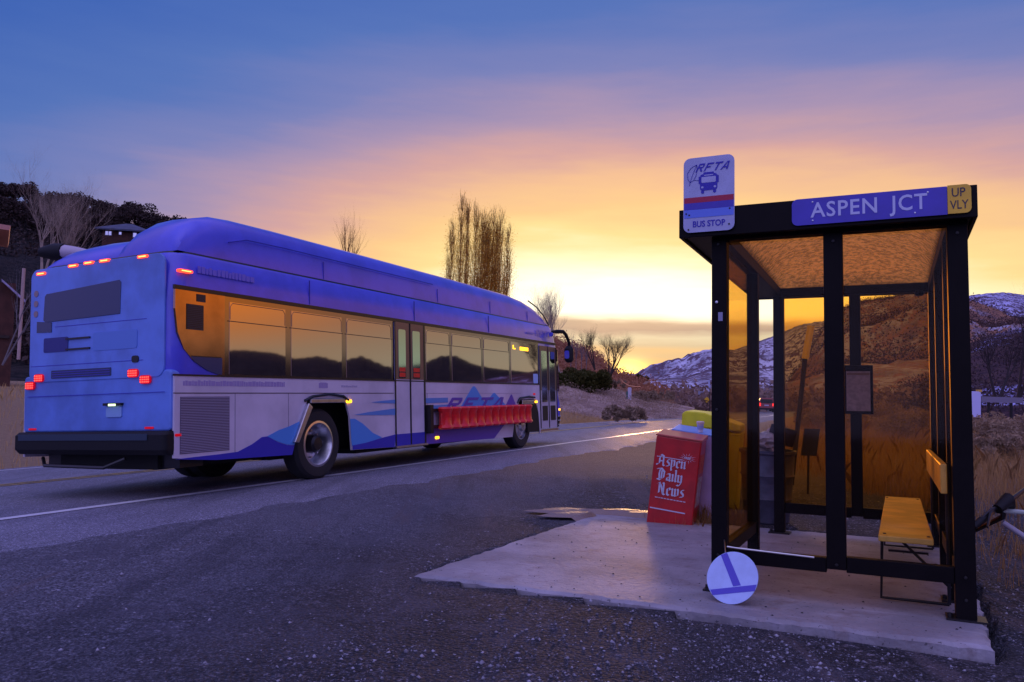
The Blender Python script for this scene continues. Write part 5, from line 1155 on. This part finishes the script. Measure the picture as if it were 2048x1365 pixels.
# poplars
def poplar(px, ytop, w, seed, label, d=92):
    t = P(px, ytop, d); b_ = Vector((t.x, t.y, G(t.x, t.y))); h = t.z-b_.z; rg = random.Random(seed)
    e = empty('poplar_tree', label, 'tree', loc=b_, group='poplars in the golden clump behind the bus')
    lx = rg.uniform(-.12, .12); tk = MB().tube([(0, 0, -.3), (lx*.2, 0, h*.3), (lx*.6, .05, h*.65), (lx, 0, h*.97)], [.12, .08, .05, .015], 7)
    for q in range(2): o_ = rg.uniform(-.6, .6); tk.tube([(0, 0, h*.05), (o_*.8, .1, h*.25), (o_, .1, h*rg.uniform(.6, .85))], [.07, .05, .012], 5)
    tk.build('trunk', M_poplar, e, smooth=True)
    mb = MB(); pts = []
    for i in range(150):
        z0 = h*(.06+.86*rg.random()**1.0); an = rg.uniform(0, 6.28); L_ = h*rg.uniform(.10, .22)*(1.1-z0/h*.75); out = w*rg.uniform(.4, 1)*(1-.6*(z0/h)**2)
        p0 = Vector((lx*(z0/h)**1.3, 0, z0)); sh_ = Vector((p0.x, 0, 0)); p1 = sh_+Vector((cos(an)*out*.65, sin(an)*out*.65, z0+L_*.4)); p2 = sh_+Vector((cos(an)*out*.95, sin(an)*out*.95, z0+L_)); mb.tube([p0, p1, p2], [.022, .016, .006], 3, cap=False)
        pts += [p0.lerp(p1, rg.random()) for _ in range(2)]+[p1.lerp(p2, rg.random()) for _ in range(5)]
        for q in range(5):
            s_ = p1.lerp(p2, rg.random()); mb.tube([s_, s_+Vector((rg.uniform(-.3, .3), rg.uniform(-.3, .3), rg.uniform(.5, 1.1)))], [.011, .006], 3, cap=False)
    br_ = mb.build('branches', M_poplar, e)
    c = np.array([tuple(q) for q in pts]); n = 24; base = np.repeat(c, n, 0)+rng.normal(size=(len(c)*n, 3))*np.array([.42, .42, .55]); keep = rng.random(len(base)) < np.clip(1.2-base[:, 2]/h, .12, .95); base = base[keep]
    N_ = len(base); a_ = rng.normal(size=(N_, 3)); a_ /= np.linalg.norm(a_, axis=1)[:, None]; b2 = np.cross(a_, rng.normal(size=(N_, 3))); b2 /= np.linalg.norm(b2, axis=1)[:, None]
    s_ = .042*rng.uniform(.5, 1.4, N_)[:, None]; V = np.stack([base-a_*s_, base-b2*s_*.6, base+a_*s_, base+b2*s_*.6], 1).reshape(-1, 3)
    rawmesh('foliage', V, np.arange(4*N_).reshape(N_, 4), L_pop, e)
for i, (px, yt, w, lb) in enumerate(((904, 436, .9, 'leftmost and thin'), (926, 390, .9, 'tallest'), (938, 402, .6, 'slim one close beside the tallest'), (955, 406, .9, 'third highest, left of centre'), (972, 424, .8, 'short one in the centre'), (988, 416, .9, 'dense one right of centre'), (1003, 418, .9, 'second from the right'), (1016, 452, .8, 'rightmost and lowest'), (965, 420, .8, 'half hidden one left of centre'), (980, 436, .8, 'half hidden low one in the centre'), (995, 440, .8, 'half hidden low one on the right'))):
    poplar(px, yt, w, 70+i, 'upright golden poplar of the clump behind the bus, '+lb)
# junipers on the bank
for i, (px, py, d_, s_, lb) in enumerate(((1138, 783, 66, 1.0, 'dark green juniper bush nearest the bus front'), (1186, 782, 66, .95, 'dark green juniper bush right of the one by the bus front'))):
    lobes = [(x_*s_, y_*s_, z_*s_, r_*s_) for x_, y_, z_, r_ in rl(16, 1.35, .75, .4, .75, 90+i)]
    leafy('juniper_bush', lb, 'bush', P(px, py, d_), 6500, lobes, .09, L_jun, [([(0, 0, -.4), (0, 0, .9)], [.08, .04])], 'junipers on the gravel bank', stretch=1.6)
for i, (px, py, d_, s_, lb) in enumerate(((1238, 838, 40, .55, 'low grey sage bush on the far verge'), (1262, 835, 41, .45, 'sage bush touching the right of the larger one on the far verge'), (1285, 803, 70, .8, 'sage bush at the foot of the brown hill'), (1302, 800, 72, .7, 'small bush right of the sage bush at the hill foot'), (1232, 775, 68, .5, 'small dark bush on top of the gravel bank'), (1325, 800, 80, .8, 'greenish bush at the foot of the hill by the road'), (1281, 764, 150, 1.1, 'sunlit round bush on the skyline under the sun'))):
    lobes = [(x_*s_*1.4, y_*s_, z_*s_, r_*s_) for x_, y_, z_, r_ in rl(26, 1.15, .42, .14, .38, 110+i)]
    q = P(px, py, d_); leafy('sage_bush', lb, 'bush', q, 2600, lobes, .05*max(1, s_*1.5) if d_ < 100 else .22, L_sage if i < 6 else L_jun, None, 'sage bushes along the far verge', stretch=1.8)
for i, (px, py, d_, s_, lb) in enumerate(((2005, 835, 24, .75, 'round rabbitbrush in the grass right of the shelter'), (1960, 870, 17, .5, 'small rabbitbrush close to the right shelter post'), (2050, 850, 20, .8, 'rabbitbrush at the right edge of the field'), (1800, 850, 26, .8, 'dim shrub seen through the right rear panel'), (1740, 840, 34, .9, 'dim shrub seen beside the timetable case'), (1640, 850, 30, .7, 'dim shrub seen through the left rear panel'))):
    lobes = [(x_*s_*1.2, y_*s_, z_*s_, r_*s_) for x_, y_, z_, r_ in rl(26, 1.1, .45, .15, .42, 130+i)]
    q = P(px, py, d_); q.z = G(q.x, q.y); leafy('rabbitbrush', lb, 'bush', q, 3600, lobes, .035, L_sage, None, 'shrubs in the field behind the shelter', stretch=2.2)

# grass
def grass(name, n, sampler, h0, h1, w, m, zf=None, tuft=.05):
    xy = sampler(n); n = len(xy); z = gz(xy[:, 0], xy[:, 1]) if zf is None else zf(xy)
    h = rng.uniform(h0, h1, n); an = rng.uniform(0, 2*pi, n); lean = rng.normal(0, .28, (n, 2))*h[:, None]
    dx = np.cos(an)*w; dy = np.sin(an)*w
    b0 = np.stack([xy[:, 0]-dx, xy[:, 1]-dy, z-.02], -1); b1 = np.stack([xy[:, 0]+dx, xy[:, 1]+dy, z-.02], -1)
    mid_ = np.stack([xy[:, 0]+lean[:, 0]*.35, xy[:, 1]+lean[:, 1]*.35, z+h*.6], -1); tp = np.stack([xy[:, 0]+lean[:, 0], xy[:, 1]+lean[:, 1], z+h], -1)
    off = np.stack([dx, dy, 0*dx], -1)*.6
    V = np.stack([b0, b1, mid_+off, tp, mid_-off], 1).reshape(-1, 3); F = np.arange(5*n).reshape(n, 5)
    return tag(rawmesh(name, V, F, m), kind='stuff')
def samp_right(n):
    d = 5.5*np.exp(rng.random(n)**.9*2.1); an = rng.uniform(.22, .78, n); xy = np.stack([d*np.sin(an), d*np.cos(an)], -1)
    p = (xy[:, 0]-SO.x)*(-st.x)+(xy[:, 1]-SO.y)*(-st.y); q = (xy[:, 0]-SO.x)*ss.x+(xy[:, 1]-SO.y)*ss.y
    dd = np.hypot(np.maximum(-.2-p, 0), 0)
    s_, t_ = st_of(xy[:, 0], xy[:, 1]); pat = fnoise(xy[:, 0]*1.2, xy[:, 1]*1.2, 4)
    k = (t_-Fl(s_) < -8.2+4.4*sstep(3, 11, s_)+.5*pat) & ((p > 2.3+.3*pat) | (q > 4.8+.4*pat)) & (rng.random(n) < .55+.5*pat)
    return xy[k]
grass('dry_grass', 120000, samp_right, .14, .50, .0030, L_grass)
def samp_near(n):
    xy = np.stack([rng.uniform(2.2, 6.5, n), rng.uniform(4.3, 9.5, n)], -1); p = (xy[:, 0]-SO.x)*(-st.x)+(xy[:, 1]-SO.y)*(-st.y); pat = fnoise(xy[:, 0]*2.2, xy[:, 1]*2.2, 4)
    return xy[(p > 1.72) & (rng.random(n) < .25+.6*pat)]
grass('sparse_grass', 14000, samp_near, .05, .22, .003, L_grass)
def samp_far(n):
    s_ = rng.uniform(-8, 130, n)**1.0; t_ = Fl(s_)+7.9+rng.random(n)**1.3*24; pat = fnoise(s_*.7, t_*.9, 4); k = rng.random(n) < .7+.5*pat
    x, y = from_st(s_[k], t_[k]); return np.stack([x, y], -1)
grass('verge_grass', 50000, samp_far, .10, .38, .010, L_grass2)
def samp_far2(n):
    s_ = rng.uniform(12, 60, n); t_ = Fl(s_)+7.8+rng.random(n)*10; x, y = from_st(s_, t_); return np.stack([x, y], -1)
grass('verge_grass', 30000, samp_far2, .06, .22, .007, L_grass2)
def samp_tuft(n):
    c = np.array([(1.95, 8.9), (2.2, 8.4), (2.15, 8.6), (2.45, 8.7), (1.9, 8.55)]); i = rng.integers(0, len(c), n); return c[i]+rng.normal(0, .13, (n, 2))
grass('weeds', 1500, samp_tuft, .06, .24, .003, L_grass)

# ------------------------------------------------------------------ houses
M_log = mat('log_wall', (.09, .03, .02), .8, var=.4, vs=2); M_roof = mat('roof_shingle', (.07, .08, .14), .7, var=.3, vs=1)
def hiphouse(label, base, w, dpt, hw, hr, rz, wins):
    e = empty('house', label, 'house', loc=base, rz=rz); MB().box((0, 0, -4), (w, dpt, hw)).build('wall', M_log, e)
    o_ = 1.0; MB().add([(-o_, -o_, hw), (w+o_, -o_, hw), (w+o_, dpt+o_, hw), (-o_, dpt+o_, hw), (w*.42, dpt*.5, hw+hr), (w*.58, dpt*.5, hw+hr), (-o_, -o_, hw-.25), (w+o_, -o_, hw-.25), (w+o_, dpt+o_, hw-.25), (-o_, dpt+o_, hw-.25)],
         [(0, 1, 5, 4), (1, 2, 5), (2, 3, 4, 5), (3, 0, 4), (0, 6, 7, 1), (1, 7, 8, 2), (2, 8, 9, 3), (3, 9, 6, 0), (6, 9, 8, 7)]).build('roof', M_roof, e)
    for x_, z_, ww, wh in wins:
        f_ = MB().box((x_-.08, -.06, z_-.08), (x_+ww+.08, -.01, z_+wh+.08)).build('window', mat('win_frame', (.3, .3, .4), .5), e); MB().box((x_, -.09, z_), (x_+ww, -.065, z_+wh)).build('pane', mat('win_pane', (.55, .58, .75), .05, metal=1.), f_)
    return e
hb = P(204, 478, 132)
hiphouse('dark hillside house with a hip roof, left one of two above the bus rear', hb, 6.6, 6, 1.7, 1.6, R(12), [(.5, .7, .4, .8), (1.0, .7, .4, .8), (2.6, .9, .35, .5), (4.8, .6, .5, 1.0)])
hiphouse('second hillside house, lower roof just left of the bus roof fairing', P(296, 484, 138), 7, 6, 1.7, 1.5, R(12), [(.8, .5, .4, .9)])
cb_ = P(-92, 720, 40); cbn = empty('cabin', 'dark red timber cabin at the left edge behind the bus', 'house', loc=cb_, rz=R(33))
MB().box((-6, 0, -1.5), (2.45, 6, 4.1)).build('wall', M_log, cbn)
MB().add([(-6.5, -.7, 7.2), (2.0, -.7, 6.75), (2.0, 6.5, 6.75), (-6.5, 6.5, 7.2), (-6.5, -.7, 7.5), (2.05, -.7, 7.0), (2.05, 6.5, 7.0), (-6.5, 6.5, 7.5)], [(0, 3, 2, 1), (4, 5, 6, 7), (0, 1, 5, 4), (1, 2, 6, 5), (2, 3, 7, 6), (3, 0, 4, 7)]).build('roof', mat('roof_sunlit', (.55, .25, .20), .6), cbn)  # pink sunlight on the cabin roof put into its colour
MB().box((-6, .3, 4.1), (1.3, 6, 6.9)).build('upper_wall', M_log, cbn)
MB().add([(1.8, -.4, 4.15), (2.9, -.4, 3.1), (2.9, 5, 3.1), (1.8, 5, 4.15), (1.8, -.4, 4.25), (2.95, -.4, 3.2), (2.95, 5, 3.2), (1.8, 5, 4.25)], [(0, 3, 2, 1), (4, 5, 6, 7), (0, 1, 5, 4), (1, 2, 6, 5), (2, 3, 7, 6), (3, 0, 4, 7)]).build('porch_roof', mat('snow_roof', (.45, .40, .62), .8, var=.4, vs=4), cbn)
MB().box((-6, -.12, 1.2), (2.3, .02, 1.35)).build('wall_beam', M_bark, cbn)
po_ = P(46, 570, 36); e = MB().tube([po_-Vector((0, 0, 3.4)), po_+Vector((0, 0, .75))], .07, 6).build('wooden_post', mat('post_pale', (.5, .36, .34), .8)); tag(e, 'short pale wooden post left of the bus rear roof corner', 'post')
print('objects', len(bpy.data.objects))
